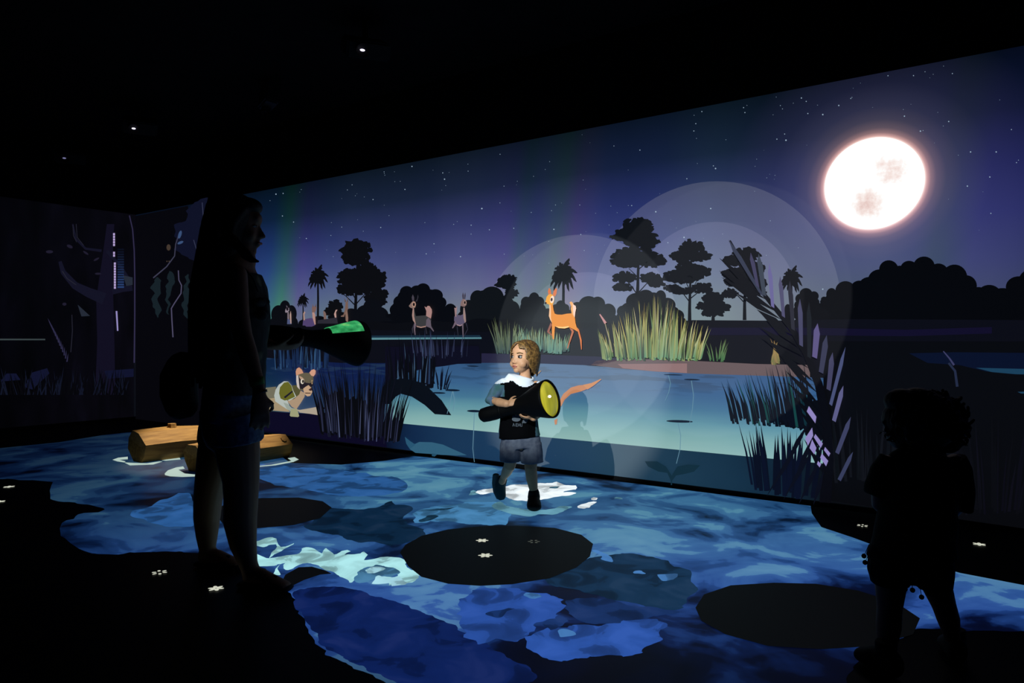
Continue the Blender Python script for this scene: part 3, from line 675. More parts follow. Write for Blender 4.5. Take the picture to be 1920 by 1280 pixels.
reeds('thin pale stalks in front of the two grey deer', 780, 880, 668, lambda k: 55, 34, 36, [(44, 50, 76), (28, 32, 52), (54, 62, 92)], layer=18, lean=.3, w=(1.0, 2.0))
P = Pic('fallen_trunk', WR, 13, (800, 778), 'black fallen trunk arching down into the pale water', 'log')
P.single([zm(590, 640, 5.817, [(820, 420), (1000, 400), (1200, 450), (1290, 530), (1405, 640), (1510, 802), (1330, 790), (1220, 690), (1080, 600), (960, 568), (905, 600), (840, 680), (760, 680), (760, 500)])], (8, 12, 20))
# submerged animal in the deep band
def Z4(p): return zm(590, 640, 5.817, p)
P = Pic('swimming_animal', WR, 14, (800, 852), 'pale blue finned animal swimming in the deep water band', 'animal')
P.part('body', [Z4([(1100, 1120), (1160, 1092), (1300, 1095), (1420, 1120), (1530, 1170), (1680, 1235), (1560, 1238), (1400, 1232), (1330, 1225), (1120, 1210), (1060, 1170)])], (48, 92, 118))
P.part('tail', [Z4([(1005, 1035), (1060, 1080), (1120, 1120), (1060, 1170), (1020, 1110)])], (40, 84, 112))
P.part('flipper', [Z4([(1300, 1215), (1360, 1225), (1330, 1250), (1300, 1245)])], (36, 76, 100))
PADS = 'lily pads floating on the projected lagoon'
def pad(label, cx, cy, rx, ry, stem=None):
    P = Pic('lily_pad', WR, 14, (cx, cy), label, 'lily pad', PADS)
    P.part('leaf', [ell(cx, cy, rx, ry, 18, .03)], (14, 26, 44))
    for s in (stem or []): P.part('stem', [line(s, 1.3, 1.0)], (98, 138, 158))
pad('long dark lily pad by the fallen trunk with forked stem', 852, 731, 14, 2, [[(852, 733), (848, 752), (842, 775)], [(853, 733), (856, 750), (853, 770)]])
pad('second dark lily pad touching the fallen trunk', 826, 736, 13, 1.6)
pad('dark lily pad half hidden behind the boy\'s elbow', 893, 770, 14, 2.2, [[(893, 772), (892, 800), (890, 840), (893, 865)]])
pad('dark lily pad in the open water with straight stem', 1277, 789, 25, 2.4, [[(1274, 792), (1279, 815), (1278, 840), (1271, 868)]])
pad('small pad high on the water with a bent stem', 1265, 702, 18, .9, [[(1256, 703), (1260, 718), (1257, 734), (1250, 751)]])
pad('faint pad high on the water with a long curved stem', 1300, 711, 15, 1.3, [[(1299, 713), (1303, 740), (1301, 766), (1295, 796)]])
pad('tiny pad at the top of the water near the trunk', 890, 686, 11, 1.0)
P = Pic('sprout', WR, 14, (1261, 905), 'faint two-leaved sprout in the deep water band', 'plant')
P.part('leaf', [Z3([(1340, 1005), (1310, 940), (1240, 930), (1160, 890), (1135, 850), (1230, 850), (1300, 890), (1345, 960)])], (18, 44, 58))
P.part('leaf', [Z3([(1345, 1005), (1350, 950), (1390, 890), (1470, 875), (1565, 882), (1520, 930), (1440, 950), (1380, 960)])], (18, 44, 58))
P.part('stem', [Z3([(1336, 960), (1350, 960), (1348, 1035), (1338, 1035)])], (18, 44, 58))

# ------------------------------------------------------------------ palm frond and reeds at the end of the lagoon
reeds('dark upper reed leaves standing over the lagoon near the girl', 1374, 1528, 790, lambda k: 78 + 58 * k, 120, 41, [(8, 12, 24)] * 6 + [(20, 66, 66), (14, 44, 54)], layer=19, lean=.1, w=(2.4, 5.2), tilt=-.22, yslope=.06, hmin=.35)
P = Pic('reed_thicket', WR, 19, (1500, 800), 'black knot of leaves where the palm frond crosses the reeds', 'reeds')
P.single([puff(1506, 770, 26, 30, random.Random(15), 34, .22), puff(1488, 786, 26, 16, random.Random(16), 30, .25), puff(1530, 790, 22, 40, random.Random(17), 30, .15)], (7, 9, 16))
reeds('long dark reed stems spreading down into the deep water near the girl', 1412, 1530, 916, lambda k: 132, 30, 42, [(8, 12, 28), (9, 14, 34)], layer=18, lean=.34, w=(4, 11), tilt=.0, yslope=.16, hmin=.72)
P = Pic('palm_frond', WR, 21, (1540, 930), 'large arching palm frond with dark and moonlit leaflets', 'palm frond')
rib = [(1372, 452), (1410, 520), (1450, 570), (1488, 616), (1515, 662), (1538, 720), (1552, 790), (1556, 860), (1550, 940)]
P.part('rib', [line(rib, 4, 22)], (8, 8, 14))
def rib_at(k):
    x = k * (len(rib) - 1); i = min(int(x), len(rib) - 2); f = x - i
    return (rib[i][0] + (rib[i + 1][0] - rib[i][0]) * f, rib[i][1] + (rib[i + 1][1] - rib[i][1]) * f)
def leaflet(b, t, w, c):
    h = b[1] - t[1]; dx = t[0] - b[0]
    P.part('leaflet', [[(b[0] - w * .35, b[1] - 4), (b[0] + dx * .8 - w * .5, t[1] + h * .2), t, (b[0] + dx * .7 + w * .5, t[1] + h * .3), (b[0] + w * .4, b[1])]], c)
for (b, t, w, c) in [((1432, 556), (1370, 450), 10, (52, 58, 78)), ((1424, 540), (1411, 474), 8, (64, 62, 92)), ((1436, 556), (1426, 476), 10, (58, 66, 80)), ((1452, 578), (1446, 494), 8, (104, 100, 150)), ((1472, 596), (1466, 518), 8, (78, 76, 108)),
                     ((1490, 620), (1484, 526), 9, (40, 40, 52)), ((1505, 650), (1503, 560), 9, (70, 70, 100)), ((1520, 672), (1520, 566), 9, (26, 30, 36)), ((1530, 672), (1536, 606), 12, (92, 84, 130)), ((1542, 700), (1553, 628), 11, (56, 58, 82)),
                     ((1556, 732), (1564, 660), 10, (66, 66, 96)), ((1560, 760), (1588, 650), 7, (72, 80, 118)), ((1566, 790), (1584, 722), 9, (92, 92, 134)), ((1572, 850), (1598, 780), 9, (60, 64, 96)), ((1576, 900), (1602, 845), 8, (54, 60, 90))]:
    leaflet(b, t, w, c)
for (b, t, w) in [((1430, 552), (1352, 484), 12), ((1440, 562), (1352, 508), 14), ((1462, 586), (1356, 520), 14), ((1470, 600), (1380, 548), 10), ((1490, 628), (1422, 580), 16), ((1500, 650), (1432, 590), 14), ((1510, 668), (1426, 612), 12), ((1520, 690), (1430, 632), 12),
                  ((1530, 716), (1450, 650), 12), ((1536, 736), (1470, 672), 11), ((1542, 760), (1476, 694), 11), ((1548, 784), (1480, 716), 11), ((1550, 806), (1490, 742), 11), ((1553, 830), (1500, 766), 12), ((1554, 850), (1506, 790), 12),
                  ((1554, 874), (1512, 800), 10), ((1554, 896), (1510, 820), 10)]:
    P.part('leaflet', [[b, ((b[0] + t[0]) / 2 - 2, (b[1] + t[1]) / 2 + w / 2), t, ((b[0] + t[0]) / 2 + 2, (b[1] + t[1]) / 2 - w / 2)]], (8, 9, 15))
for (b, t) in [((1530, 835), (1472, 935)), ((1545, 850), (1500, 945)), ((1548, 880), (1528, 945)), ((1510, 815), (1440, 930)), ((1535, 800), (1490, 905)), ((1520, 790), (1480, 860))]:
    P.part('leaflet', [[b, ((b[0] + t[0]) / 2 - 5, (b[1] + t[1]) / 2), t, ((b[0] + t[0]) / 2 + 5, (b[1] + t[1]) / 2)]], (10, 12, 24))
for q in [[(1513, 820), (1526, 800), (1528, 815), (1518, 834)], [(1532, 812), (1546, 830), (1542, 838), (1529, 818)], [(1526, 822), (1534, 838), (1530, 850), (1521, 838)], [(1544, 848), (1556, 862), (1552, 872), (1541, 856)], [(1520, 760), (1534, 780), (1532, 792), (1516, 770)], [(1550, 836), (1560, 848), (1557, 854), (1548, 842)], [(1537, 862), (1543, 868), (1540, 874), (1535, 868)]]:
    P.part('light_gap', [q], (142, 132, 190))
P = Pic('bent_reed', WR, 20, (1790, 725), 'pale bent reed drooping over the pool above the girl', 'reed')
P.part('upper_stem', [line([(1770, 658), (1782, 672), (1790, 684)], 2, 4)], (58, 60, 96)); P.part('lower_stem', [line([(1780, 680), (1792, 695), (1796, 724)], 4, 5)], (34, 42, 66))
reeds('faint grey reeds behind the girl', 1570, 1680, 900, lambda k: 170, 26, 43, [(13, 15, 20), (16, 18, 24), (11, 14, 18)], layer=17, lean=.2, w=(3, 7))
reeds('faint violet reeds at the far end of the wall', 1800, 1915, 960, lambda k: 190, 26, 44, [(11, 11, 20), (13, 13, 22), (10, 11, 16)], layer=17, lean=.3, w=(3, 7))

# ------------------------------------------------------------------ the dark forest: end of the long wall and the short wall
layer_px('forest_dark', [[(256, 405), (354, 386), (356, 394), (385, 470), (385, 830), (256, 785)]], 7, (6, 6, 11), 'dark forest wrapping round the corner')
layer_px('forest_gap', [rough(q, 3.0, 4, True, i) for i, q in enumerate([[(290, 526), (303, 522), (303, 560), (301, 596), (296, 590), (290, 580)], [(315, 522), (326, 508), (330, 520), (321, 545), (322, 570), (317, 588)], [(348, 528), (356, 516), (357, 590), (350, 596), (346, 575)]])], 9, (22, 33, 39))
layer_px('forest_glow', [rough([(334, 420), (352, 412), (355, 388), (405, 378), (400, 500), (362, 486), (345, 478), (330, 456)], 6, 5)], 8, (15, 18, 38))
P = Pic('slender_tree', WR, 10, (328, 640), 'pale crooked sapling glowing against the forest by the woman', 'tree')
P.part('stem', [line([(337, 507), (338, 525), (343, 535), (342, 550), (330, 568), (324, 578), (325, 600), (327, 632)], 1.8, 2.2)], (76, 72, 98)); P.part('twig', [line([(290, 521), (315, 500), (330, 480), (332, 458), (338, 440)], 2.4, 1.6)], (58, 58, 78)); P.part('leaf', [ell(340, 440, 3, 8, 10, .3), ell(341, 455, 6, 2.5, 10, -.4)], (56, 78, 116))
layer_px('forest_vines', [line([(382, 380), (386, 430), (388, 470)], 1.5, 1.5), line([(366, 450), (372, 470), (378, 486)], 1.5, 1.5)], 11, (50, 54, 78))
layer_px('brown_face', [ell(319, 464, 4, 6, 10), ell(316, 490, 1.2, 1.5, 6), ell(320, 490, 1.2, 1.5, 6)], 11, (66, 54, 46))
def forest_material():
    m, t, b = new_mat('picture_dark_forest')
    o, s = coords(t)
    n = t.nodes.new('ShaderNodeTexNoise'); n.inputs['Scale'].default_value = 1.5; n.inputs['Detail'].default_value = 5
    mp = t.nodes.new('ShaderNodeMapping'); mp.inputs['Scale'].default_value = (2.5, 1, .8)
    t.links.new(o, mp.inputs['Vector']); t.links.new(mp.outputs['Vector'], n.inputs['Vector'])
    r = ramp(t, [(0.3, lin((4, 4, 6))), (0.6, lin((9, 8, 16))), (0.8, lin((15, 14, 26)))])
    t.links.new(n.outputs['Fac'], r.inputs['Fac'])
    fade = ramp(t, [(0.0, (0.1, .1, .1)), (1.0, (1, 1, 1))])
    t.links.new(mth(t, 'ADD', mth(t, 'DIVIDE', s[0], 2.0), 1.0), fade.inputs['Fac'])
    t.links.new(mixc(t, 1.0, r.outputs['Color'], fade.outputs['Color'], 'MULTIPLY'), b.inputs['Emission Color']); b.inputs['Emission Strength'].default_value = 1
    b.inputs['Base Color'].default_value = WALL_ALBEDO; b.inputs['Roughness'].default_value = .9
    m.cycles.emission_sampling = 'NONE'
    return m
wall_layer('forest_picture', [(-12, .03), (0, .03), (0, WALLTOP), (-12, WALLTOP)], 1, forest_material(), wall=WL, label='nearly black projected forest on the short wall')
FT = 'forest trees projected on the short wall'
P = Pic('forest_tree', WL, 3, (190, 700), 'thick dark violet tree with a sweeping branch near the corner', 'tree', FT)
P.part('trunk', [[(178, 740), (182, 640), (180, 560), (192, 480), (200, 420), (214, 420), (210, 490), (212, 560), (214, 640), (216, 740)]], (17, 15, 32))
P.part('branch', [line([(195, 560), (165, 548), (140, 535), (118, 510), (112, 490)], 22, 6), line([(210, 545), (230, 541), (248, 540)], 14, 10), line([(190, 470), (160, 466), (142, 448), (136, 420)], 5, 3), line([(200, 470), (226, 500), (247, 532)], 6, 5)], (19, 19, 36))
P = Pic('corner_tree', WL, 5, (250, 690), 'straight dark trunk in the very corner with a pale lilac edge', 'tree', FT)
wlc = 252
P.part('edge', [line([(243, 404), (262, 440), (271, 480), (277, 520), (276, 590), (274, 680)], 2.0, 3.0)], (70, 66, 100)) if False else P.part('edge', [line([(242, 404), (248, 430), (251, 470), (252, 520), (252, 590), (251, 680)], 2.0, 2.6)], (46, 42, 70))
P = Pic('lit_palm_stem', WL, 6, (216, 660), 'bright lilac dashed stem of a palm glowing in the forest', 'stem', FT)
for y0, y1, x in [(437, 462, 213), (472, 486, 213), (492, 542, 214.5)]:
    n = int((y1 - y0) / 5)
    for i in range(n): P.part('segment', [[(x - 1.8, y0 + i * 5), (x + 1.8, y0 + i * 5), (x + 1.8, y0 + i * 5 + 4.2), (x - 1.8, y0 + i * 5 + 4.2)]], (176, 158, 206))
P.part('segment', [[(216, 583), (219, 583), (221, 620), (218.5, 620)]], (150, 140, 196))
P = Pic('ringed_stem', WL, 6, (226, 541), 'dim blue ringed palm stem beside the lilac dashed stem', 'stem', FT)
for i in range(16):
    k = i / 15; c = mixcol((10, 14, 28), (40, 64, 112), k)
    P.part('ring', [[(219.5, 466 + i * 4.7), (231.5, 466 + i * 4.7), (231.5, 469 + i * 4.7), (219.5, 469 + i * 4.7)]], tuple(int(v) for v in c))
P = Pic('fern', WL, 6, (120, 680), 'faint fern with striped violet leaflets low on the short wall', 'fern', FT)
for i in range(12): P.part('leaflet', [blade(96 + i * 2.6, 612 + i * 6, 94 + i * 2.6 + (i - 6) * .9, 596 + i * 6, 2.4)], (44, 42, 70))
layer_px('forest_vines', [line([(136, 422), (137, 442), (143, 454)], 1.2, 1.2), line([(142, 420), (144, 445), (156, 460)], 1.2, 1.2), line([(134, 590), (135, 620), (132, 660)], 1.4, 1.6), line([(116, 508), (125, 522), (142, 534)], 2, 1.5)], 6, (34, 34, 46), wall=WL)
layer_px('forest_shore', [[(-400, 634), (84, 635), (84, 637.5), (-400, 638)]], 6, (56, 66, 68), wall=WL)
layer_px('forest_sky_gap', [[(145, 571), (168, 592), (152, 593)], [(230, 516), (248, 520), (248, 534), (236, 536)]], 5, (36, 42, 54), wall=WL)
layer_px('violet_pond', [[(45, 725), (60, 698), (88, 690), (92, 700), (60, 730)], [(0, 715), (12, 700), (30, 700), (38, 712)], [(195, 695), (250, 691), (250, 706), (200, 710)]], 4, (16, 19, 44), wall=WL)
layer_px('forest_leaves', [ell(92, 472, 7, 3, 10), ell(130, 462, 6, 3, 10, .4), ell(160, 474, 6, 2, 10, .6), ell(180, 486, 6, 2, 10, -.5), ell(120, 570, 4, 3, 8), ell(183, 513, 6, 2, 10)], 6, (30, 27, 44), wall=WL)
r = random.Random(51)
P = Pic('reed_clump', WL, 7, (130, 740), 'black reeds along the dim pond on the short wall', 'reeds', 'reed clumps in the projected picture')
P.tinted('stems', [blade(x, 740, x + r.uniform(-14, 14), 740 - r.uniform(25, 55), r.uniform(1.5, 3.5)) for x in [r.uniform(0, 236) for _ in range(150)]], [r.choice([(5, 5, 9), (6, 6, 10), (16, 20, 36)]) for _ in range(150)], kind='stuff')

# ------------------------------------------------------------------ rippling water thrown on the floor
def flat_floor(name, outlines, h, mat, label=None, cat=None, group=None, parent=None, kind=None, origin=None):
    c = origin or fl(*outlines[0][0])
    v = []; f = []
    for P_ in outlines:
        i = len(v)
        for p in P_:
            q = fl(*p); v.append((q.x - c.x, q.y - c.y, 0.0))
        f.append(list(range(i, i + len(P_))))
    o = mesh(name, v, f, mat)
    o.location = (c.x, c.y, h)
    if parent: o.parent = parent
    tag(o, label, cat, group, kind)
    return o
def floor_pic(name, c, strength=1.0, sample=False):
    k = ('fp', tuple(c), strength)
    if k in MC: return MC[k]
    m, t, b = new_mat(name)
    b.inputs['Base Color'].default_value = (.022, .022, .024, 1); b.inputs['Roughness'].default_value = .5; b.inputs['Specular IOR Level'].default_value = .03
    b.inputs['Emission Color'].default_value = (*lin(c), 1); b.inputs['Emission Strength'].default_value = strength
    if not sample: m.cycles.emission_sampling = 'NONE'
    MC[k] = m
    return m
def floor_water_material():
    m, t, b = new_mat('picture_floor_water')
    o, s = coords(t); X, Y = s[0], s[1]
    def nz(scale, sx, sy, dist, det=5, off=0.0, rot=0.25):
        mp = t.nodes.new('ShaderNodeMapping'); mp.inputs['Scale'].default_value = (sx, sy, 1); mp.inputs['Location'].default_value = (off, off * .7, 0); mp.inputs['Rotation'].default_value = (0, 0, rot)
        n = t.nodes.new('ShaderNodeTexNoise'); n.inputs['Scale'].default_value = scale; n.inputs['Detail'].default_value = det; n.inputs['Distortion'].default_value = dist
        t.links.new(o, mp.inputs['Vector']); t.links.new(mp.outputs['Vector'], n.inputs['Vector'])
        return n.outputs['Fac']
    big = nz(.75, 1.0, 1.1, .5, 2, 3.1)
    med = nz(1.9, 1, 1, 1.1, 6, 1.3)
    fine = nz(4.5, 1, 1.2, .9, 6, 7.7)
    k = mth(t, 'ADD', mth(t, 'ADD', mth(t, 'MULTIPLY', big, .50), mth(t, 'MULTIPLY', med, .48)), mth(t, 'MULTIPLY', fine, .10))
    far = ramp(t, [(.40, lin((6, 18, 38))), (.455, lin((9, 32, 60))), (.462, lin((18, 50, 86))), (.487, lin((28, 68, 116))), (.493, lin((38, 84, 134))), (.535, lin((50, 100, 152))), (.542, lin((64, 120, 168))), (.585, lin((72, 132, 178))), (.592, lin((92, 156, 190))), (.66, lin((110, 172, 198)))])
    near = ramp(t, [(.38, lin((4, 10, 36))), (.455, lin((6, 18, 56))), (.462, lin((11, 30, 78))), (.485, lin((18, 44, 104))), (.492, lin((28, 60, 126))), (.53, lin((38, 76, 152))), (.537, lin((50, 92, 176))), (.585, lin((62, 108, 190))), (.592, lin((90, 144, 206))), (.65, lin((104, 160, 214)))])
    t.links.new(k, far.inputs['Fac']); t.links.new(k, near.inputs['Fac'])
    fy = ramp(t, [(0.0, (0, 0, 0)), (1.0, (1, 1, 1))]); t.links.new(mth(t, 'DIVIDE', mth(t, 'SUBTRACT', Y, 2.9), 1.6), fy.inputs['Fac'])
    col = mixc(t, fy.outputs['Color'], near.outputs['Color'], far.outputs['Color'])
    # the thrown picture thins out towards the edges of its field
    ed = ramp(t, [(0.0, (.05, .05, .08)), (.20, (.12, .13, .2)), (.34, (.32, .34, .42)), (.47, (.9, .92, .95)), (.62, (1, 1, 1)), (.82, (1, 1, 1)), (1.0, (.7, .8, .75))])
    t.links.new(mth(t, 'DIVIDE', mth(t, 'ADD', X, 5.0), 8.0), ed.inputs['Fac'])
    col = mixc(t, 1.0, col, ed.outputs['Color'], 'MULTIPLY')
    nr = ramp(t, [(0.0, (.12, .14, .16)), (.5, (.45, .5, .55)), (1.0, (1, 1, 1))]); t.links.new(mth(t, 'DIVIDE', mth(t, 'SUBTRACT', Y, 2.05), .75), nr.inputs['Fac'])
    col = mixc(t, 1.0, col, nr.outputs['Color'], 'MULTIPLY')
    t.links.new(col, b.inputs['Emission Color']); b.inputs['Emission Strength'].default_value = .64
    b.inputs['Base Color'].default_value = (.022, .022, .024, 1); b.inputs['Roughness'].default_value = .42; b.inputs['Specular IOR Level'].default_value = .05
    return m
def wb(x): return (x, 752.4 + .1269 * x + 3)
outline = [(-300, 852), (0, 840), (110, 829), (190, 816), (245, 810), (400, 812), (520, 850), (545, 868), (640, 871), (720, 864), (775, 855), wb(800), wb(900), wb(1200), wb(1400), wb(1520), (1522, 962), (1540, 988), (1600, 1008), (1700, 1045), (1800, 1074), (1920, 1097), (2300, 1170),
           (2300, 1265)] + rough([(2000, 1196), (1920, 1185), (1820, 1182), (1720, 1180), (1660, 1210), (1600, 1250), (1580, 1330), (1560, 1450), (900, 1450), (760, 1300), (725, 1280), (640, 1240), (600, 1213), (566, 1160), (560, 1135), (533, 1100), (480, 1058), (340, 1034), (165, 1036), (112, 990), (150, 965), (195, 952), (100, 935), (90, 905), (0, 897)], 5, 7, False) + [(-300, 897)]
water = flat_floor('water_picture', [outline], 0.0008, floor_water_material(), parent=floor, label='blue rippling water thrown onto the dark floor', origin=Vector((0, 0, 0)))
WP = 'patches of projected water on the floor'
def patch_mat(name, c):
    k = ('pm', tuple(c))
    if k in MC: return MC[k]
    m, t, b = new_mat(name); o, s = coords(t)
    n = t.nodes.new('ShaderNodeTexNoise'); n.inputs['Scale'].default_value = 5.0; n.inputs['Detail'].default_value = 5; n.inputs['Distortion'].default_value = .8
    t.links.new(o, n.inputs['Vector'])
    l = lin(c); r_ = ramp(t, [(.36, tuple(v * .45 for v in l)), (.455, tuple(v * .62 for v in l)), (.465, tuple(v * .86 for v in l)), (.56, l), (.66, tuple(v * 1.12 + .004 for v in l))]); t.links.new(n.outputs['Fac'], r_.inputs['Fac'])
    t.links.new(r_.outputs['Color'], b.inputs['Emission Color']); b.inputs['Emission Strength'].default_value = 1
    b.inputs['Base Color'].default_value = (.018, .018, .02, 1); b.inputs['Roughness'].default_value = .5; b.inputs['Specular IOR Level'].default_value = .04
    m.cycles.emission_sampling = 'NONE'; MC[k] = m
    return m
pseed = [0.0]
def patch(name, pts, c, h, label=None, amp=5.0):
    pseed[0] += 3.7
    o = flat_floor(name, [rough(p, amp, 4.0, True, pseed[0]) for p in pts], h + pseed[0] * 1e-6, patch_mat(name + '_light', c), parent=floor); 
    if label: o['label'] = label
    return o
def Z5(p): return zm(540, 860, 4.571, p)
def Z6(p): return zm(200, 840, 2.909, p)
def Z7(p): return zm(840, 600, 3.369, p)
def Z8(p): return zm(700, 860, 3.0, p)
patch('dark_pool', [Z5([(200, 420), (440, 430), (700, 420), (900, 360), (930, 390), (1050, 420), (1000, 560), (1180, 620), (980, 730), (720, 720), (560, 710), (400, 650), (150, 590), (300, 480)])], (9, 36, 62), .0012)
patch('dark_pool', [Z8([(960, 690), (1230, 560), (1500, 540), (1780, 640), (1800, 760), (1700, 850), (1440, 810), (1160, 740)])], (16, 46, 76), .0012)
patch('deep_pool', [[(552, 1112), (640, 1100), (720, 1122), (800, 1150), (880, 1190), (960, 1235), (1000, 1275), (860, 1300), (765, 1292), (735, 1276), (650, 1236), (604, 1208), (572, 1160)]], (12, 32, 88), .0010, amp=5)
patch('mid_pool', [Z8([(480, 800), (640, 730), (840, 740), (1050, 790), (1060, 880), (950, 915), (860, 980), (820, 1030), (700, 1020), (560, 1030)])], (40, 78, 158), .0012, amp=7)
patch('mid_pool', [Z8([(900, 980), (1080, 945), (1240, 940), (1460, 900), (1640, 930), (1560, 1060), (1400, 1110), (1200, 1120), (1010, 1140), (880, 1060)])], (42, 82, 164), .0012, amp=7)
patch('dark_swirl', [Z8([(1090, 800), (1250, 780), (1440, 820), (1700, 860), (1500, 900), (1240, 930), (1110, 880)])], (20, 46, 96), .0014, amp=6)
patch('dark_swirl', [Z8([(640, 870), (700, 845), (800, 840), (740, 880), (700, 895)]), Z8([(950, 920), (1060, 890), (1080, 930), (1000, 965)])], (22, 50, 104), .0014)
patch('light_swirl', [Z8(ell(900, 770, 50, 14, 18)), Z8(ell(1085, 980, 44, 24, 18)), Z8(ell(1480, 640, 36, 10, 14)), Z8([(1240, 515), (1300, 520), (1345, 560), (1330, 580), (1280, 560)]), Z8([(1620, 650), (1690, 650), (1700, 680), (1640, 680)])], (66, 118, 178), .0014)
patch('light_swirl', [Z5([(1060, 470), (1180, 430), (1400, 390), (1780, 370), (1900, 420), (1860, 560), (1500, 550), (1300, 530), (1090, 545), (1100, 500)])], (66, 124, 170), .0012)
patch('dark_swirl', [Z5([(1100, 525), (1180, 490), (1280, 500), (1220, 530), (1140, 540)]), Z5([(1160, 440), (1300, 420), (1420, 410), (1300, 445)])], (22, 58, 84), .0015)
patch('light_swirl', [[(250, 958), (290, 945), (360, 925), (362, 985), (300, 985), (265, 972)], [(480, 870), (560, 876), (640, 880), (700, 890), (760, 900), (740, 925), (640, 930), (580, 918), (500, 905)]], (40, 88, 146), .0012)
patch('foam_crest', [Z5([(0, 870), (60, 830), (150, 765), (230, 770), (262, 805), (330, 768), (362, 822), (500, 782), (522, 796), (455, 832), (600, 815), (640, 800), (680, 825), (690, 870), (830, 845), (965, 850), (1000, 900), (1110, 1003), (1010, 1070), (850, 1092), (878, 1040), (770, 1015), (940, 1000), (860, 930), (760, 920), (660, 950), (600, 1000), (545, 1050), (400, 985), (250, 930), (130, 905), (0, 950)]),
                     Z6([(770, 560), (800, 600), (1000, 590), (1100, 545), (1060, 610), (960, 640), (930, 690), (880, 690), (960, 640), (820, 640)]), Z6([(820, 525), (870, 490), (920, 485), (950, 540), (1000, 520), (940, 570), (880, 600), (920, 550), (930, 520), (850, 540)])], (166, 222, 226), .0016, 'bright white foam crest of the water beside the woman\'s foot')
patch('foam_shade', [Z5([(620, 960), (760, 915), (860, 925), (960, 960), (900, 1010), (760, 1010), (700, 1060), (560, 1060)])], (70, 122, 160), .0018)
patch('foam_spot', [Z5([(650, 970), (740, 930), (820, 940), (760, 975), (680, 990)]), Z5([(720, 1070), (790, 1015), (880, 1030), (960, 1020), (1000, 1060), (860, 1095), (850, 1060)])], (164, 214, 228), .002)
patch('foam_crest', [Z7([(195, 1080), (290, 1060), (380, 1045), (500, 1036), (640, 1030), (690, 1022), (735, 1040), (806, 1045), (790, 1070), (730, 1085), (800, 1096), (720, 1115), (600, 1130), (480, 1136), (400, 1130), (370, 1110), (300, 1095), (220, 1098)]), Z7([(800, 1187), (850, 1150), (912, 1143), (890, 1165), (905, 1180), (850, 1197)]), Z7([(875, 1133), (900, 1122), (926, 1125), (905, 1134)])], (236, 246, 250), .0016, 'blazing white foam patch under the boy')
patch('foam_eye', [Z7([(650, 1060), (700, 1050), (690, 1062), (660, 1066)])], (70, 110, 130), .0018)
patch('light_swirl', [Z7([(108, 1105), (150, 1075), (200, 1085), (190, 1105)]), Z7([(300, 1150), (420, 1180), (560, 1205), (700, 1180), (780, 1190), (640, 1230), (420, 1230), (280, 1190)]), Z7([(1050, 1128), (1100, 1122), (1110, 1132), (1060, 1136)])], (96, 150, 170), .0014)
# ------------------------------------------------------------------ dark lily pads, a painted foot shadow and white flowers thrown on the floor
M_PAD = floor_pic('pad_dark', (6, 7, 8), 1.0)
PG = 'dark lily pads projected on the floor'
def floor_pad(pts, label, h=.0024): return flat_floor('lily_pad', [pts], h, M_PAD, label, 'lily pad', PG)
floor_pad([(750, 1036), (760, 1022), (790, 1005), (840, 993), (900, 987), (970, 986), (1040, 990), (1090, 1003), (1112, 1020), (1106, 1044), (1080, 1065), (1030, 1085), (960, 1096), (900, 1099), (840, 1095), (790, 1082), (765, 1062)], 'large black lily pad with white flowers in front of the boy')
floor_pad([(420, 985), (400, 960), (430, 940), (490, 934), (560, 933), (605, 940), (622, 952), (600, 972), (550, 985), (480, 991)], 'black lily pad behind the woman\'s calves')
floor_pad([(1304, 1140), (1320, 1115), (1370, 1098), (1450, 1093), (1530, 1095), (1610, 1108), (1680, 1130), (1725, 1160), (1712, 1190), (1640, 1212), (1540, 1218), (1440, 1212), (1360, 1190), (1315, 1165)], 'black lily pad beside the girl\'s feet')
floor_pad([(525, 1098), (535, 1078), (560, 1064), (585, 1063), (610, 1070), (622, 1076), (600, 1078), (570, 1088), (550, 1098)], 'small black pad at the tip of the woman\'s shoe')  # drawn with the pads, but it is her foot's shadow painted dark
FG = 'white flowers projected on the floor'
M_FLOWER = floor_pic('flower_light', (206, 208, 190)); M_FLOWER_D = floor_pic('flower_light_dim', (76, 80, 74))
petal_me = {}
def flower(px, py, R_, label, dim=False, open_=False, rot=0.0):
    c = fl(px, py)
    root = empty('flower', (c.x, c.y, .0034)); tag(root, label, 'flower', FG)
    for i in range(6):
        a = rot + i * math.pi / 3
        d0 = R_ * (.70 if open_ else .56); rx, ry = (R_ * .30, R_ * .2) if open_ else (R_ * .48, R_ * .27)
        key = (R_, dim, open_)
        pts = [(d0 + rx * math.cos(q), ry * math.sin(q), 0) for q in (2 * math.pi * j / 12 for j in range(12))]
        if key not in petal_me:
            me = bpy.data.meshes.new('petal'); me.from_pydata(pts, [], [list(range(12))]); me.materials.append(M_FLOWER_D if dim else M_FLOWER); petal_me[key] = me
        o = link('petal', petal_me[key], root); o.rotation_euler = (0, 0, a)
for a in [(904, 1014, .032, 'white flower on the large pad, farther from the camera'), (910, 1042, .034, 'white flower on the large pad, nearer the camera'), (1001, 1016, .032, 'faint grey flower ring on the large pad in front of the boy', True, True), (299, 1074, .034, 'open ring of white petals on the dark floor left of the woman', False, True),
          (405, 1104, .032, 'white flower on the dark floor at the woman\'s heel'), (17, 913, .036, 'white flower at the picture\'s edge below the short wall'), (-2, 941, .036, 'white flower cut by the picture\'s edge, nearer than its twin'), (1617, 986, .030, 'open white flower ring on the dark floor before the girl', False, True), (1836, 1021, .030, 'white flower on the dark floor past the girl')]:
    flower(*a)
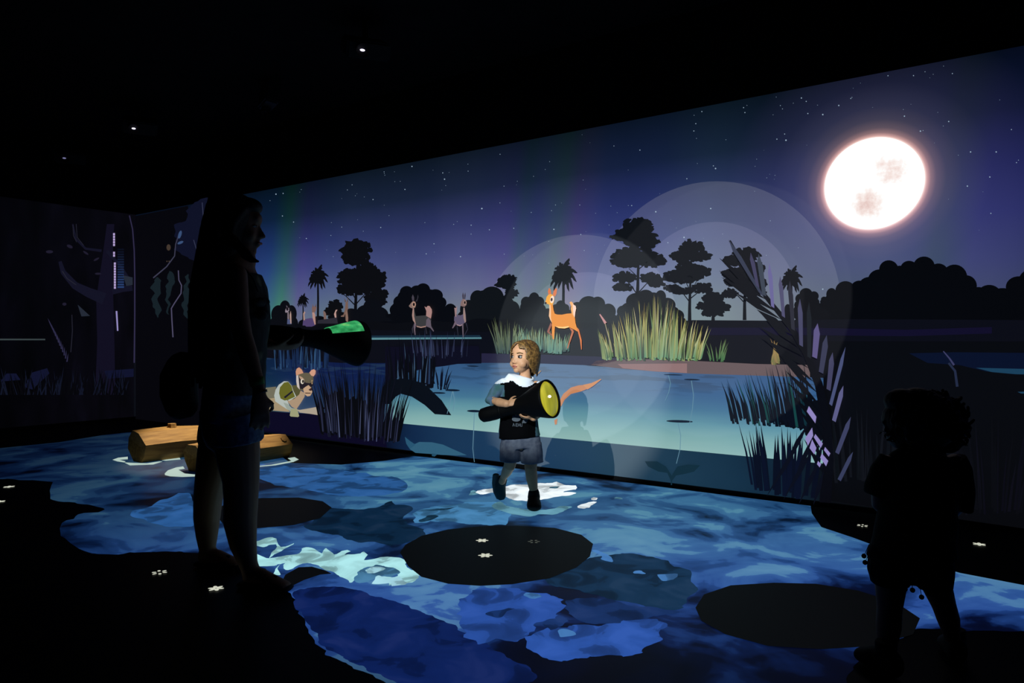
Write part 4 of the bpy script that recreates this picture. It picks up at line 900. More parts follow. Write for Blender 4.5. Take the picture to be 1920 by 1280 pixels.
# ------------------------------------------------------------------ cardboard logs with the white outlines thrown around them
def cardboard():
    m, t, b = new_mat('brown_cardboard')
    o, s = coords(t)
    n = t.nodes.new('ShaderNodeTexNoise'); n.inputs['Scale'].default_value = 14; n.inputs['Detail'].default_value = 6
    mp = t.nodes.new('ShaderNodeMapping'); mp.inputs['Scale'].default_value = (.4, 3, 3)
    t.links.new(o, mp.inputs['Vector']); t.links.new(mp.outputs['Vector'], n.inputs['Vector'])
    r = ramp(t, [(.3, lin((104, 72, 30))), (.7, lin((138, 102, 50)))]); t.links.new(n.outputs['Fac'], r.inputs['Fac'])
    t.links.new(r.outputs['Color'], b.inputs['Base Color']); b.inputs['Roughness'].default_value = .75; b.inputs['Specular IOR Level'].default_value = .2
    return m
M_CARD = cardboard()
def log(A, B, w, h, label, seed, knots=(), slant=(0, 0)):
    r = random.Random(seed)
    A = Vector(A); B = Vector(B); L = (B - A).length; d = (B - A).normalized()
    root = empty('cardboard_log'); root.matrix_world = Matrix.Translation(A) @ Matrix.Rotation(math.atan2(d.y, d.x), 4, 'Z')
    tag(root, label, 'log', 'brown cardboard logs on the floor')
    prof = [(-.16, 0.0), (-.34, .22), (-.54, .60), (-.24, .97), (.16, 1.0), (.46, .74), (.48, .40), (.24, 0.0)]
    n = len(prof)
    def ring(x, k, sl): return [(x + sl * (z - .5) + (r.uniform(-.012, .012)), y * w * k * r.uniform(.95, 1.05), max(0, z * h * k * r.uniform(.97, 1.03)) if z > 0 else 0) for y, z in prof]
    R0, R1, R2 = ring(0, 1.0, slant[0]), ring(L * .5, 1.04, 0), ring(L, .96, slant[1])
    v = R0 + R1 + R2
    for i in range(n):
        j = (i + 1) % n
        o = mesh('bark_panel', [v[i], v[j], v[n + j], v[n + i], v[2 * n + j], v[2 * n + i]], [(0, 1, 2, 3), (3, 2, 4, 5)], M_CARD, root)
    for R_, x in ((R0, .03), (R2, -.03)):
        c = (sum(p[0] for p in R_) / n + x, 0, h * .48)
        mesh('end_face', R_ + [c], [(i, (i + 1) % n, n) for i in range(n)], M_CARD, root)
    for (x, y, z, dirv, rad, ln) in knots:
        dv = Vector(dirv).normalized(); q = dv.to_track_quat('Z', 'Y').to_matrix()
        v = []; m_ = 7
        for k, (rr, hh) in enumerate(((1.25, -.02), (1.05, ln * .55), (1.0, ln), (.0, ln * 1.02))):
            for i in range(m_): v.append(Vector((x, y, z)) + q @ Vector((rad * rr * math.cos(2 * math.pi * i / m_), rad * rr * math.sin(2 * math.pi * i / m_), hh)))
        f = [(k * m_ + i, k * m_ + (i + 1) % m_, (k + 1) * m_ + (i + 1) % m_, (k + 1) * m_ + i) for k in range(3) for i in range(m_)]
        mesh('branch_stub', v, f, M_CARD, root)
    return root
A1 = fl(256, 867); B1 = A1 + Vector((.62, .78, 0)).normalized() * .60
log(A1, B1, .30, .265, 'brown cardboard log with a stub on top, behind the woman', 61, knots=[(.30, .0, .25, (0, 0, 1), .035, .05)], slant=(-.03, .02))
A2 = fl(362, 885); B2 = fl(531, 856)
log(A2, B2, .25, .215, 'brown cardboard log reaching out on both sides of the woman\'s legs', 62, knots=[(.80, -.07, .15, (0, -.75, .65), .028, .04), (.08, .0, .19, (-.2, 0, 1), .05, .03)], slant=(-.03, -.05))
M_OUT = floor_pic('outline_light', (176, 198, 188))
OG = 'white outlines projected around the logs'
def Z9(p): return zm(200, 780, 5.0526, p)
def outline_light(pieces, label):
    c = fl(*pieces[0][0]); root = empty('light_outline', (c.x, c.y, .0024)); tag(root, label, 'light', OG)
    for P_ in pieces:
        mesh('stroke', [(q.x - c.x, q.y - c.y, 0) for q in (fl(*p) for p in P_)], [list(range(len(P_)))], M_OUT, root)
outline_light([Z9([(55, 415), (110, 395), (200, 386), (200, 410), (120, 415), (180, 430), (165, 440), (100, 430)]), Z9([(165, 440), (260, 445), (380, 448), (500, 430), (530, 432), (440, 460), (220, 468)]), Z9([(520, 420), (690, 392), (700, 412), (560, 425)])], 'white outline on the floor under the log with the top stub')
outline_light([Z9([(550, 545), (580, 515), (660, 487), (725, 478), (740, 500), (680, 510), (740, 545), (870, 558), (870, 572), (720, 578), (600, 572), (552, 560)]), Z9([(1390, 478), (1560, 462), (1750, 425), (1715, 400), (1780, 390), (1820, 412), (1770, 435), (1600, 468), (1390, 486)])], 'white outline on the floor under the log behind the legs')

# ------------------------------------------------------------------ ceiling projectors
M_HOUS = solid('projector_housing', (20, 20, 22), .55, .3); M_LENS = emit('projector_lens_glow', (235, 228, 255), 2.2); M_DIM = emit('projector_lens_dim', (120, 118, 160), 1.0)
def projector(loc, aim, label, beams=(), lens=True):
    loc = Vector(loc); aim = Vector(aim)
    root = empty('ceiling_projector', loc); tag(root, label, 'projector', 'projectors hung from the ceiling')
    d = (aim - loc).normalized(); q = d.to_track_quat('Y', 'Z'); root.rotation_mode = 'QUATERNION'; root.rotation_quaternion = q
    bm = bmesh.new(); bmesh.ops.create_cube(bm, size=1, matrix=Matrix.Translation((0, -.17, 0)) @ Matrix.Diagonal((.30, .34, .12, 1)))
    bmesh.ops.bevel(bm, geom=bm.edges[:], offset=.015, segments=2, affect='EDGES'); from_bm('housing', bm, M_HOUS, root)
    bm = bmesh.new(); bmesh.ops.create_cone(bm, cap_ends=False, segments=24, radius1=.045, radius2=.04, depth=.05, matrix=Matrix.Translation((.05, .02, 0)) @ Matrix.Rotation(math.pi / 2, 4, 'X')); from_bm('lens_ring', bm, M_HOUS, root)
    bm = bmesh.new(); bmesh.ops.create_circle(bm, cap_ends=True, segments=20, radius=.017, matrix=Matrix.Translation((.05, .03, 0)) @ Matrix.Diagonal((1, 1, .45, 1)) @ Matrix.Rotation(math.pi / 2, 4, 'X')); from_bm('lens', bm, M_HOUS if lens is None else M_LENS if lens else M_DIM, root)
    bm = bmesh.new(); inv = q.inverted()
    top = inv @ Vector((0, 0, CEIL - loc.z)); m = Matrix.Translation(top * .5 + inv @ (d * -.17) * 0) @ inv.to_matrix().to_4x4()
    bmesh.ops.create_cone(bm, cap_ends=True, segments=12, radius1=.02, radius2=.02, depth=CEIL - loc.z, matrix=Matrix.Translation(Vector((0, -.17, 0))) @ m); from_bm('ceiling_pole', bm, M_HOUS, root)
    for (tgt, half, power, colr, blend, size) in beams:
        L = bpy.data.lights.new('projector_beam', 'SPOT'); L.energy = power; L.color = colr; L.spot_size = 2 * math.radians(half); L.spot_blend = blend; L.shadow_soft_size = size
        o = bpy.data.objects.new('projector_beam', L); COL.objects.link(o)
        start = loc + q @ Vector((.05, .05, 0)); dd = (Vector(tgt) - start).normalized()
        o.location = start; o.rotation_mode = 'QUATERNION'; o.rotation_quaternion = (-dd).to_track_quat('Z', 'Y')
        o.parent = root; o.matrix_parent_inverse = (Matrix.Translation(loc) @ q.to_matrix().to_4x4()).inverted()
def wpt(px, py): return at(px, py, depth_r(px))
P1 = Vector((-1.95, -.95, 3.02)); T1 = wpt(1092, 628); P2 = Vector((-.45, -1.3, 3.02)); T2 = wpt(1345, 574)
def half_for(P_, T_, rpx, px): return math.degrees(math.atan(rpx * depth_r(px) / F / (T_ - P_).length))
BW = (.86, .93, 1.0)
projector(P1, T1, 'black projector behind the viewer aimed over the boy', beams=[(T1, half_for(P1, T1, 190, 1092), 800, BW, .02, .01), (wpt(1100, 645), half_for(P1, T1, 128, 1092), 350, BW, .03, .01), (wpt(1075, 742), 6.6, 1500, (.82, .95, 1.0), .45, .012)])
projector(P2, T2, 'black projector behind the viewer aimed at the tall trees', beams=[(T2, half_for(P2, T2, 232, 1345), 330, (.92, .9, 1.0), .02, .01), (wpt(1342, 572), half_for(P2, T2, 156, 1345), 200, (.92, .9, 1.0), .03, .01)])
PL = at(692, 95, 5.05)
projector(PL, Vector((.6, 1.0, .9)), 'ceiling projector with bright white lens above the lagoon')
projector(Vector((-2.15, 6.45, 3.08)), Vector((-2.55, 6.2, .1)), 'unseen black projector added overhead to light the cardboard logs', beams=[(Vector((-2.55, 6.2, .1)), 13.0, 1050, (1.0, .93, .80), .5, .03)], lens=None)  # added lamp: no projector is seen above the logs
projector(at(262, 241, 7.0), Vector((-1.5, 2.5, .8)), 'ceiling projector with small lens near the corner', lens=True)
projector(at(131, 297, 8.0), Vector((-1.5, 1.5, .9)), 'faintest ceiling projector over the short wall', lens=False)

# ------------------------------------------------------------------ figures: swept limbs fused into one skin
def frame_at(t, ref):
    t = t.normalized(); x = ref - t * ref.dot(t)
    if x.length < 1e-4: x = Vector((0, 1, 0)) - t * t.y
    x.normalize(); y = t.cross(x)
    return x, y
def tube(bm, pts, ref=Vector((1, 0, 0)), seg=16, cap=True):
    """pts: (Vector, rx, ry); rx along ref"""
    n = len(pts); rings = []
    def ring(c, rx, ry, x, y): return [bm.verts.new(c + x * (rx * math.cos(2 * math.pi * i / seg)) + y * (ry * math.sin(2 * math.pi * i / seg))) for i in range(seg)]
    tans = []
    for i in range(n):
        a = pts[max(0, i - 1)][0]; b = pts[min(n - 1, i + 1)][0]; tans.append((b - a).normalized())
    if cap:
        c, rx, ry = pts[0]; x, y = frame_at(tans[0], ref); m = min(rx, ry)
        rings.append(ring(c - tans[0] * m * .8, rx * .45, ry * .45, x, y)); rings.append(ring(c - tans[0] * m * .45, rx * .82, ry * .82, x, y))
    for (c, rx, ry), t in zip(pts, tans):
        x, y = frame_at(t, ref); rings.append(ring(c, rx, ry, x, y))
    if cap:
        c, rx, ry = pts[-1]; x, y = frame_at(tans[-1], ref); m = min(rx, ry)
        rings.append(ring(c + tans[-1] * m * .45, rx * .82, ry * .82, x, y)); rings.append(ring(c + tans[-1] * m * .8, rx * .45, ry * .45, x, y))
    for a, b in zip(rings, rings[1:]):
        for i in range(seg): bm.faces.new((a[i], a[(i + 1) % seg], b[(i + 1) % seg], b[i]))
    bm.faces.new(rings[0][::-1]); bm.faces.new(rings[-1])
def blob(bm, c, r, rot=None, seg=16):
    m = Matrix.Translation(c) @ (rot.to_4x4() if rot is not None else Matrix.Identity(4)) @ Matrix.Diagonal((r[0], r[1], r[2], 1))
    bmesh.ops.create_uvsphere(bm, u_segments=seg, v_segments=max(8, seg // 2), radius=1, matrix=m)
def fuse(name, bm, voxel, mat, parent, smooth=4, factor=.5, post=None, mats=None, pick=None):
    bmesh.ops.recalc_face_normals(bm, faces=bm.faces)
    me = bpy.data.meshes.new(name); bm.to_mesh(me); bm.free()
    o = link(name, me)
    rm = o.modifiers.new('r', 'REMESH'); rm.mode = 'VOXEL'; rm.voxel_size = voxel
    sm = o.modifiers.new('s', 'SMOOTH'); sm.iterations = smooth; sm.factor = factor
    dg = bpy.context.evaluated_depsgraph_get(); dg.update()
    me2 = bpy.data.meshes.new_from_object(o.evaluated_get(dg)); me2.name = name
    o.modifiers.clear(); o.data = me2; bpy.data.meshes.remove(me)
    me2.materials.clear()
    for m in (mats or [mat]): me2.materials.append(m)
    if post:
        for v in me2.vertices: v.co = post(v.co.copy())
        me2.update()
    if pick:
        idx = [pick(p.center) for p in me2.polygons]; me2.polygons.foreach_set('material_index', idx)
    me2.shade_smooth()
    if parent is not None:
        me2.transform(Matrix.Translation(-parent.location)); o.parent = parent
    return o
def px_of(p): return (960 + p.x / p.y * F, HY - (p.z - HC) / p.y * F)
def hand(bm, wrist, fwd, back, thumb, L, curl=(.5, .6, .4), spread=.10, thumb_curl=.4):
    """palm with five fingers; fwd: wrist to knuckles, back: out of the back of the hand, thumb: towards the thumb side"""
    fwd = fwd.normalized(); back = (back - fwd * back.dot(fwd)).normalized(); side = fwd.cross(back)
    if side.dot(thumb) < 0: side = -side
    pl = L * .52; w = L * .23
    tube(bm, [(wrist - fwd * L * .08, L * .15, L * .11), (wrist + fwd * pl * .35, w * .9, L * .10), (wrist + fwd * pl * .8, w, L * .085), (wrist + fwd * pl, w * .92, L * .07)], ref=side, seg=12)
    for i, (off, ln) in enumerate(((.78, .42), (.27, .47), (-.25, .44), (-.74, .34))):
        p = wrist + fwd * pl * .94 + side * w * off; a = 0.0; pts = [(p - fwd * L * .05, L * .058, L * .058)]
        sd = side * (off * spread)
        for k, (fr, c) in enumerate(zip((.44, .32, .24), curl)):
            a += c; dirv = (fwd * math.cos(a) - back * math.sin(a) + sd).normalized()
            p = p + dirv * ln * L * fr; rr = L * (.054 - .007 * k); pts.append((p.copy(), rr, rr))
        tube(bm, pts, ref=side, seg=8)
    p = wrist + fwd * pl * .25 + side * w * .75; pts = [(p - side * L * .06, L * .07, L * .07)]
    for k, (fr, an) in enumerate(((.2, .15), (.17, .15 + thumb_curl), (.13, .2 + 2 * thumb_curl))):
        dirv = (fwd * .75 + side * (.75 - an * .6) - back * an * .8).normalized(); p = p + dirv * L * fr; rr = L * (.065 - .006 * k); pts.append((p.copy(), rr, rr))
    tube(bm, pts, ref=back, seg=8)
def torch(A, axis, L, R_, label, extra=None, lens_mat=None):
    """black horn shaped torch: handle with end cap, flaring bell, lens"""
    axis = axis.normalized()
    root = empty('torch', A); root.rotation_mode = 'QUATERNION'; root.rotation_quaternion = axis.to_track_quat('X', 'Z')
    tag(root, label, 'torch', 'black horn shaped torches')
    prof_h = [(0, .0), (0, .034), (.012, .044), (.05, .047), (.10, .047), (.13, .043), (.20, .042), (.24, .043)]
    prof_b = [(.23, .044), (.27, .05), (.32, .066), (.37, .084), (.42, .101), (.455, .112), (.475, .1165), (.485, .117), (.485, .108), (.47, .106), (.40, .085)]
    def lathe(name, prof, mat, seg=40):
        v = []; f = []
        for x, r in prof:
            for i in range(seg): v.append((x * L / .485, r * R_ / .117 * math.cos(2 * math.pi * i / seg), r * R_ / .117 * math.sin(2 * math.pi * i / seg)))
        for k in range(len(prof) - 1):
            for i in range(seg): f.append((k * seg + i, k * seg + (i + 1) % seg, (k + 1) * seg + (i + 1) % seg, (k + 1) * seg + i))
        return mesh(name, v, f, mat, root, smooth=True)
    M_T = solid('black_torch_plastic', (6, 6, 7), .6, .08)
    lathe('handle', prof_h, M_T); lathe('bell', prof_b, M_T)
    lathe('grip_ring', [(.145, .043), (.147, .047), (.157, .047), (.159, .043)], M_T)
    lathe('lens', [(.474, .1075), (.482, .09), (.487, .05), (.488, .0005)], lens_mat or solid('torch_lens', (30, 30, 32), .25, .5))
    if extra: extra(root, lathe)
    return root
M_HAIRD = solid('dark_hair', (14, 11, 9), .6, .25, grain=.4, scale=90, bump=.5)

# ------------------------------------------------------------------ the boy with the yellow torch
SK = solid('boy_skin', (204, 152, 114), .55, .3, grain=.08, scale=60)
YB = 4.47; SB = YB / F
def jb(px, py, dy=0.0): return at(px, py, YB + dy)
def rb(v): return v * SB
base = Vector((at(985, 955, YB).x, YB, 0))
boy = empty('person', base); tag(boy, 'small child in white shouldered black shirt and grey shorts holding a yellow lit torch', 'person')
# head frame: the face looks to the picture's left and a little up
HB = jb(982, 668, .005); yaw = math.radians(43)
fwd = Vector((-math.sin(yaw), -math.cos(yaw), .06)).normalized(); rt = fwd.cross(Vector((0, 0, 1))).normalized(); upv = rt.cross(fwd)
MH = Matrix((rt, fwd, upv)).transposed()
def hp(x, y, z): return HB + MH @ Vector((x, y, z))
def hl(p): return MH.transposed() @ (p - HB)
bm = bmesh.new()
blob(bm, hp(0, -.012, .022), (.074, .088, .076), MH, 24)
blob(bm, hp(0, .020, -.020), (.062, .066, .070), MH, 24)
blob(bm, hp(0, .030, -.055), (.048, .050, .046), MH, 20)
blob(bm, hp(0, .060, -.085), (.020, .018, .017), MH, 16)
for s in (-1, 1):
    blob(bm, hp(s * .034, .046, -.046), (.027, .028, .027), MH, 16)
    blob(bm, hp(s * .075, -.012, -.022), (.009, .020, .027), MH, 14)
    blob(bm, hp(s * .012, .084, -.041), (.0065, .007, .006), MH, 10)
blob(bm, hp(0, .090, -.036), (.0095, .011, .0095), MH, 14)
tube(bm, [(hp(0, .076, .004), .007, .006), (hp(0, .082, -.016), .007, .007), (hp(0, .089, -.033), .009, .009)], ref=rt, seg=10)
blob(bm, hp(0, .077, -.060), (.018, .009, .0055), MH, 12); blob(bm, hp(0, .076, -.069), (.015, .009, .006), MH, 12)
tube(bm, [(hp(0, -.005, -.06), .036, .034), (jb(985, 706), .034, .033), (jb(984, 722), .040, .036)], ref=Vector((1, 0, 0)))
# trunk inside the clothes, arms and legs of the same skin
tube(bm, [(jb(981, 726), rb(27), rb(18)), (jb(978, 732), rb(30), rb(19)), (jb(974, 755), rb(30), rb(21)), (jb(974, 790), rb(31), rb(22)), (jb(975, 825), rb(33), rb(23))], seg=20)
elbL, wrL = jb(921, 749, -.03), at(951, 757, 4.30)
tube(bm, [(jb(944, 720, .0), rb(10), rb(10)), (jb(930, 735, -.01), rb(9), rb(9)), (elbL, rb(8.5), rb(8.5)), (at(936, 754, 4.36), rb(8.5), rb(8.5)), (wrL, rb(7), rb(7))], ref=Vector((0, 1, 0)))
hand(bm, wrL, Vector((.9, -.12, .22)), Vector((.0, -.8, .55)), Vector((0, -.2, 1)), .105, curl=(.35, .55, .5), thumb_curl=.25)
elbR, wrR = jb(1011, 762, -.02), at(1000, 783, 4.30)
tube(bm, [(jb(1004, 722, .0), rb(10), rb(10)), (jb(1010, 742, .0), rb(9), rb(9)), (elbR, rb(8.5), rb(8.5)), (at(1008, 776, 4.38), rb(8), rb(8)), (wrR, rb(7), rb(7))], ref=Vector((0, 1, 0)))
hand(bm, wrR, Vector((-1, -.1, .02)), Vector((.1, -.3, -.9)), Vector((0, -1, .2)), .10, curl=(.25, .5, .5), thumb_curl=.5)
# legs
aL = at(945, 893, YB + .20); toeL = at(939, 930, YB + .25)
tube(bm, [(jb(957, 828), rb(17), rb(17)), (jb(958, 852, -.01), rb(14), rb(15)), (jb(956, 872, .02), rb(11), rb(11.5)), (at(950, 884, YB + .11), rb(10), rb(10)), (aL, rb(7), rb(7)), (at(941, 903, YB + .23), rb(7), rb(7))])
tube(bm, [(jb(995, 828), rb(17), rb(17)), (jb(996, 852), rb(14), rb(15)), (jb(995, 876, -.01), rb(11.5), rb(12)), (jb(997, 896, .01), rb(11), rb(12)), (jb(1001, 922, .02), rb(7.5), rb(8)), (jb(1001, 940, .02), rb(8), rb(9))])
def face_post(p):
    q = hl(p)
    if abs(q.x) < .09 and q.y > .02 and -.13 < q.z < .12:
        for s in (-1, 1):
            dx, dz = (q.x - s * .030) / .019, (q.z + .006) / .0125
            g = math.exp(-(dx * dx + dz * dz)); q.y -= .011 * g
        g = math.exp(-((q.x / .022) ** 2 + ((q.z + .0645) / .0022) ** 2)); q.y -= .004 * g
        return HB + MH @ q
    return p
fuse('body', bm, .0042, SK, boy, smooth=3, post=face_post)
M_EYE = solid('eye_white', (168, 166, 162), .3, .5); M_IRIS = solid('eye_iris', (26, 22, 20), .2, .6); M_LIP = solid('boy_lips', (176, 98, 88), .5, .3); M_BROW = solid('boy_brow', (150, 116, 76), .8, .2)
for s in (-1, 1):
    bm = bmesh.new(); blob(bm, hp(s * .030, .0685, -.006), (.0150, .0115, .0085), MH, 16); e = from_bm('eye', bm, M_EYE, boy, True); e.data.transform(Matrix.Translation(-boy.location))
    bm = bmesh.new(); blob(bm, hp(s * .030 - .0015, .0765, -.005), (.0085, .0045, .0080), MH, 14); i_ = from_bm('iris', bm, M_IRIS, e, True); i_.data.transform(Matrix.Translation(-boy.location))
    bm = bmesh.new(); tube(bm, [(hp(s * .046, .066, .004), .0016, .0016), (hp(s * .034, .0785, .0055), .0018, .0018), (hp(s * .018, .0745, .001), .0014, .0014)], ref=rt, seg=8); o = from_bm('eyelashes', bm, M_IRIS, boy, True); o.data.transform(Matrix.Translation(-boy.location))
    bm = bmesh.new(); tube(bm, [(hp(s * .047, .066, .018), .002, .0025), (hp(s * .034, .078, .022), .0022, .003), (hp(s * .016, .083, .017), .002, .0025)], ref=rt, seg=8); o = from_bm('eyebrow', bm, M_BROW, boy, True); o.data.transform(Matrix.Translation(-boy.location))
bm = bmesh.new()
tube(bm, [(hp(-.017, .078, -.063), .0025, .0018), (hp(-.006, .0855, -.0595), .004, .003), (hp(.006, .0855, -.0595), .004, .003), (hp(.017, .078, -.063), .0025, .0018)], ref=fwd, seg=8)
tube(bm, [(hp(-.014, .078, -.066), .0025, .002), (hp(0, .0845, -.0695), .004, .0035), (hp(.014, .078, -.066), .0025, .002)], ref=fwd, seg=8)
o = from_bm('lips', bm, M_LIP, boy, True); o.data.transform(Matrix.Translation(-boy.location))
# hair: locks from the crown
M_BLOND = solid('dirty_blond_hair', (136, 100, 52), .5, .35, c2=(74, 52, 26), scale=70, bump=.6)
bm = bmesh.new(); r = random.Random(77)
crown = Vector((0, -.03, .098))
blob(bm, hp(0, -.030, .030), (.079, .078, .076), MH, 24)
for i in range(96):
    ph = -math.pi + 2 * math.pi * (i + r.random() * .6) / 96     # 0 = face
    a = abs(ph)
    if a < .55: zend = .052 + r.uniform(-.008, .008); 
    elif a < .95: zend = .03 - (a - .55) * .12 + r.uniform(-.01, .01)
    elif a < 1.3: zend = -.02 - (a - .95) * .14 + r.uniform(-.01, .01)
    elif a < 1.9: zend = -.085 + r.uniform(-.015, .01)
    else: zend = -.100 + r.uniform(-.02, .015)
    pts = []
    for k in range(7):
        t = k / 6; z = crown.z + (zend - crown.z) * t ** 1.25
        rr = math.sqrt(max(0.0, 1 - ((z - .022) / .086) ** 2)) if z > .022 else 1.0 - max(0, (-z - .03)) * 1.8
        ex = .083 * rr * (.25 + .75 * min(1, t * 2.2)) ; ey = .098 * rr * (.25 + .75 * min(1, t * 2.2))
        phk = ph + (.35 * (1 if ph > 0 else -1) * t if a < .9 else 0) 
        c = hp(math.sin(phk) * ex, -.014 + math.cos(phk) * ey, z)
        w = .0125 * (1 - .45 * t)
        pts.append((c, w, w * .55))
    tube(bm, pts, ref=Vector((-math.cos(ph), math.sin(ph), 0)) if False else (MH @ Vector((math.cos(ph), -math.sin(ph), 0))), seg=8)
fuse('hair', bm, .0032, M_BLOND, boy, smooth=1)
# shirt
M_WHT = solid('white_jersey', (222, 226, 232), .8, .2); M_BLK = solid('black_jersey', (6, 6, 8), .9, .05); M_SLV = solid('picture_lit_jersey', (84, 108, 134), .85, .2, c2=(60, 96, 96), scale=18)  # lower sleeves carry the blue-green of picture light in their colour
def shirt_pick(c):
    x, y = px_of(c)
    if y > 744 and x < 962 or x > 1030: return 1 if x > 936 else 2
    if x < 938 or (x < 946 and y > 722 and x < 962 - (y - 716) * .6): return 0 if y < 719 else 2
    if x > 1004 and y > 724: return 2
    lim = 718
    if 955 <= x <= 1006:
        k = (x - 984) / 21.0; lim = 725.5 - 11 * k * k if abs(k) < 1.05 else 714
    if 945 < x < 955: lim = 717
    return 0 if y < lim else 1
bm = bmesh.new()
tube(bm, [(jb(985, 706), rb(14.5), rb(12.5)), (jb(984, 709.5), rb(21), rb(15)), (jb(981, 714.5), rb(32), rb(18.5)), (jb(977, 723), rb(35), rb(21)), (jb(974, 738), rb(36), rb(24)), (jb(973, 760), rb(36), rb(25)), (jb(973, 785), rb(36), rb(25.5)), (jb(973, 806), rb(38), rb(27)), (jb(974, 819), rb(39.5), rb(28))], seg=28, cap=False)
tube(bm, [(jb(950, 719, .0), rb(14), rb(13)), (jb(938, 726, -.005), rb(13), rb(13)), (jb(927, 739, -.015), rb(11.5), rb(12)), (jb(920, 750, -.03), rb(11), rb(11.5)), (at(928, 754, 4.40), rb(10), rb(10.5))], ref=Vector((0, 1, 0)), cap=False)
tube(bm, [(jb(1000, 719, .0), rb(13), rb(13)), (jb(1007, 732, .0), rb(11.5), rb(13)), (jb(1010, 752, -.005), rb(11), rb(12)), (jb(1011, 764, -.02), rb(10.5), rb(11.5))], ref=Vector((0, 1, 0)), cap=False)
def cloth_post(p): return p + Vector((0, 1, 0)) * .006 * mnoise.noise(p * 16) + Vector((1, 0, 0)) * .004 * mnoise.noise(p * 21 + Vector((3, 1, 2)))
fuse('shirt', bm, .0055, M_WHT, boy, smooth=2, mats=[M_WHT, M_BLK, M_SLV], pick=shirt_pick, post=cloth_post)
bm = bmesh.new()
for k in range(28):
    a0 = 2 * math.pi * k / 28
ring_pts = [jb(985, 709.5) + Vector((rb(15.5) * math.cos(a), rb(13.5) * math.sin(a), -.010 * (1 if math.sin(a) < 0 else -.6) * abs(math.sin(a)))) for a in (2 * math.pi * k / 28 for k in range(29))]
tube(bm, [(p, .007, .006) for p in ring_pts], ref=Vector((0, 0, 1)), seg=8, cap=False)
o = from_bm('collar', bm, M_WHT, boy, True); o.data.transform(Matrix.Translation(-boy.location))
# printed paw, flower and lettering on the shirt front
M_PRN = solid('grey_print', (92, 98, 106), .8, .2)
def shirt_front(px):       # front surface of the shirt at a given column
    k = max(-1, min(1, (px - 973) / 37.0)); return YB - rb(26) * math.sqrt(max(0, 1 - k * k)) - .011
def print_on(name, polys):
    v = []; f = []
    for P_ in polys:
        i = len(v); v += [at(x, y, shirt_front(x)) - boy.location for x, y in P_]; f.append(list(range(i, i + len(P_))))
    mesh(name, v, f, M_PRN, boy)
def Zp(p): return zm(890, 700, 8.533, p)
print_on('paw_print', [Zp(ell(665, 730, 70, 40, 18)), Zp(ell(620, 690, 22, 20, 12)), Zp(ell(660, 672, 20, 16, 12)), Zp(ell(705, 678, 22, 18, 12))])
print_on('small_paw_print', [Zp(ell(805, 765, 42, 30, 14)), Zp(ell(770, 785, 14, 12, 10)), Zp(ell(840, 735, 14, 12, 10)), Zp(ell(800, 728, 13, 12, 10))])
def stroke(p, w=9): return Zp(line(p, w))
print_on('lettering', [stroke([(612, 845), (622, 795)]), stroke([(622, 795), (642, 845)]), stroke([(660, 845), (660, 800)]), stroke([(660, 800), (690, 802)]), stroke([(660, 822), (688, 823)]), stroke([(660, 845), (690, 846)]), stroke([(700, 846), (700, 800)]), stroke([(700, 822), (722, 824)]), stroke([(722, 800), (722, 846)]), stroke([(734, 800), (736, 846)]), stroke([(736, 846), (758, 847)]), stroke([(758, 847), (758, 802)])])
# shorts
M_SHO = solid('grey_shorts', (112, 118, 132), .9, .15, c2=(84, 90, 108), scale=22, bump=.3)
bm = bmesh.new()
tube(bm, [(jb(975, 814), rb(36), rb(24)), (jb(976, 826), rb(37), rb(25)), (jb(977, 838), rb(38), rb(26))], seg=24, cap=False)
tube(bm, [(jb(957, 830), rb(19), rb(23)), (jb(957, 846, -.01), rb(20), rb(23)), (jb(957, 863, -.005), rb(20.5), rb(22))], cap=False)
tube(bm, [(jb(996, 830), rb(20), rb(23)), (jb(997, 848), rb(21), rb(23)), (jb(998, 867), rb(21.5), rb(22))], cap=False)
fuse('shorts', bm, .0055, M_SHO, boy, smooth=2, post=cloth_post)
# shoes
M_SH1 = solid('teal_canvas', (34, 66, 70), .8, .2); M_SH2 = solid('dark_shoe', (15, 17, 20), .7, .25); M_SOLE = solid('pale_sole', (96, 104, 104), .7, .2)
bm = bmesh.new()
tube(bm, [(at(942, 898, YB + .245), rb(10), rb(10)), (at(938, 910, YB + .26), rb(11), rb(12)), (at(938, 922, YB + .258), rb(11), rb(11)), (at(940, 931, YB + .25), rb(9.5), rb(8))]); fuse('shoe', bm, .004, M_SH1, boy, smooth=3)
bm = bmesh.new(); tube(bm, [(at(930, 890, YB + .29), rb(7), rb(4)), (at(930, 905, YB + .305), rb(8.5), rb(4.5)), (at(932, 920, YB + .305), rb(8.5), rb(4.5)), (at(937, 933, YB + .285), rb(7), rb(4))]); fuse('sole', bm, .004, M_SOLE, boy, smooth=2)
bm = bmesh.new()
tube(bm, [(Vector((jb(1001, 940).x, YB + .06, .045)), .034, .045), (Vector((jb(1001, 940).x, YB + .02, .050)), .038, .048), (Vector((jb(1001, 940).x, YB - .03, .040)), .044, .037), (Vector((jb(1001, 940).x, YB - .075, .030)), .044, .026)], ref=Vector((1, 0, 0)))
tube(bm, [(jb(1001, 922, .02), rb(10.5), rb(11)), (jb(1001, 932, .02), rb(12), rb(12))], cap=True); fuse('shoe', bm, .0045, M_SH2, boy, smooth=3, post=lambda p: Vector((p.x, p.y, max(p.z, .004))))
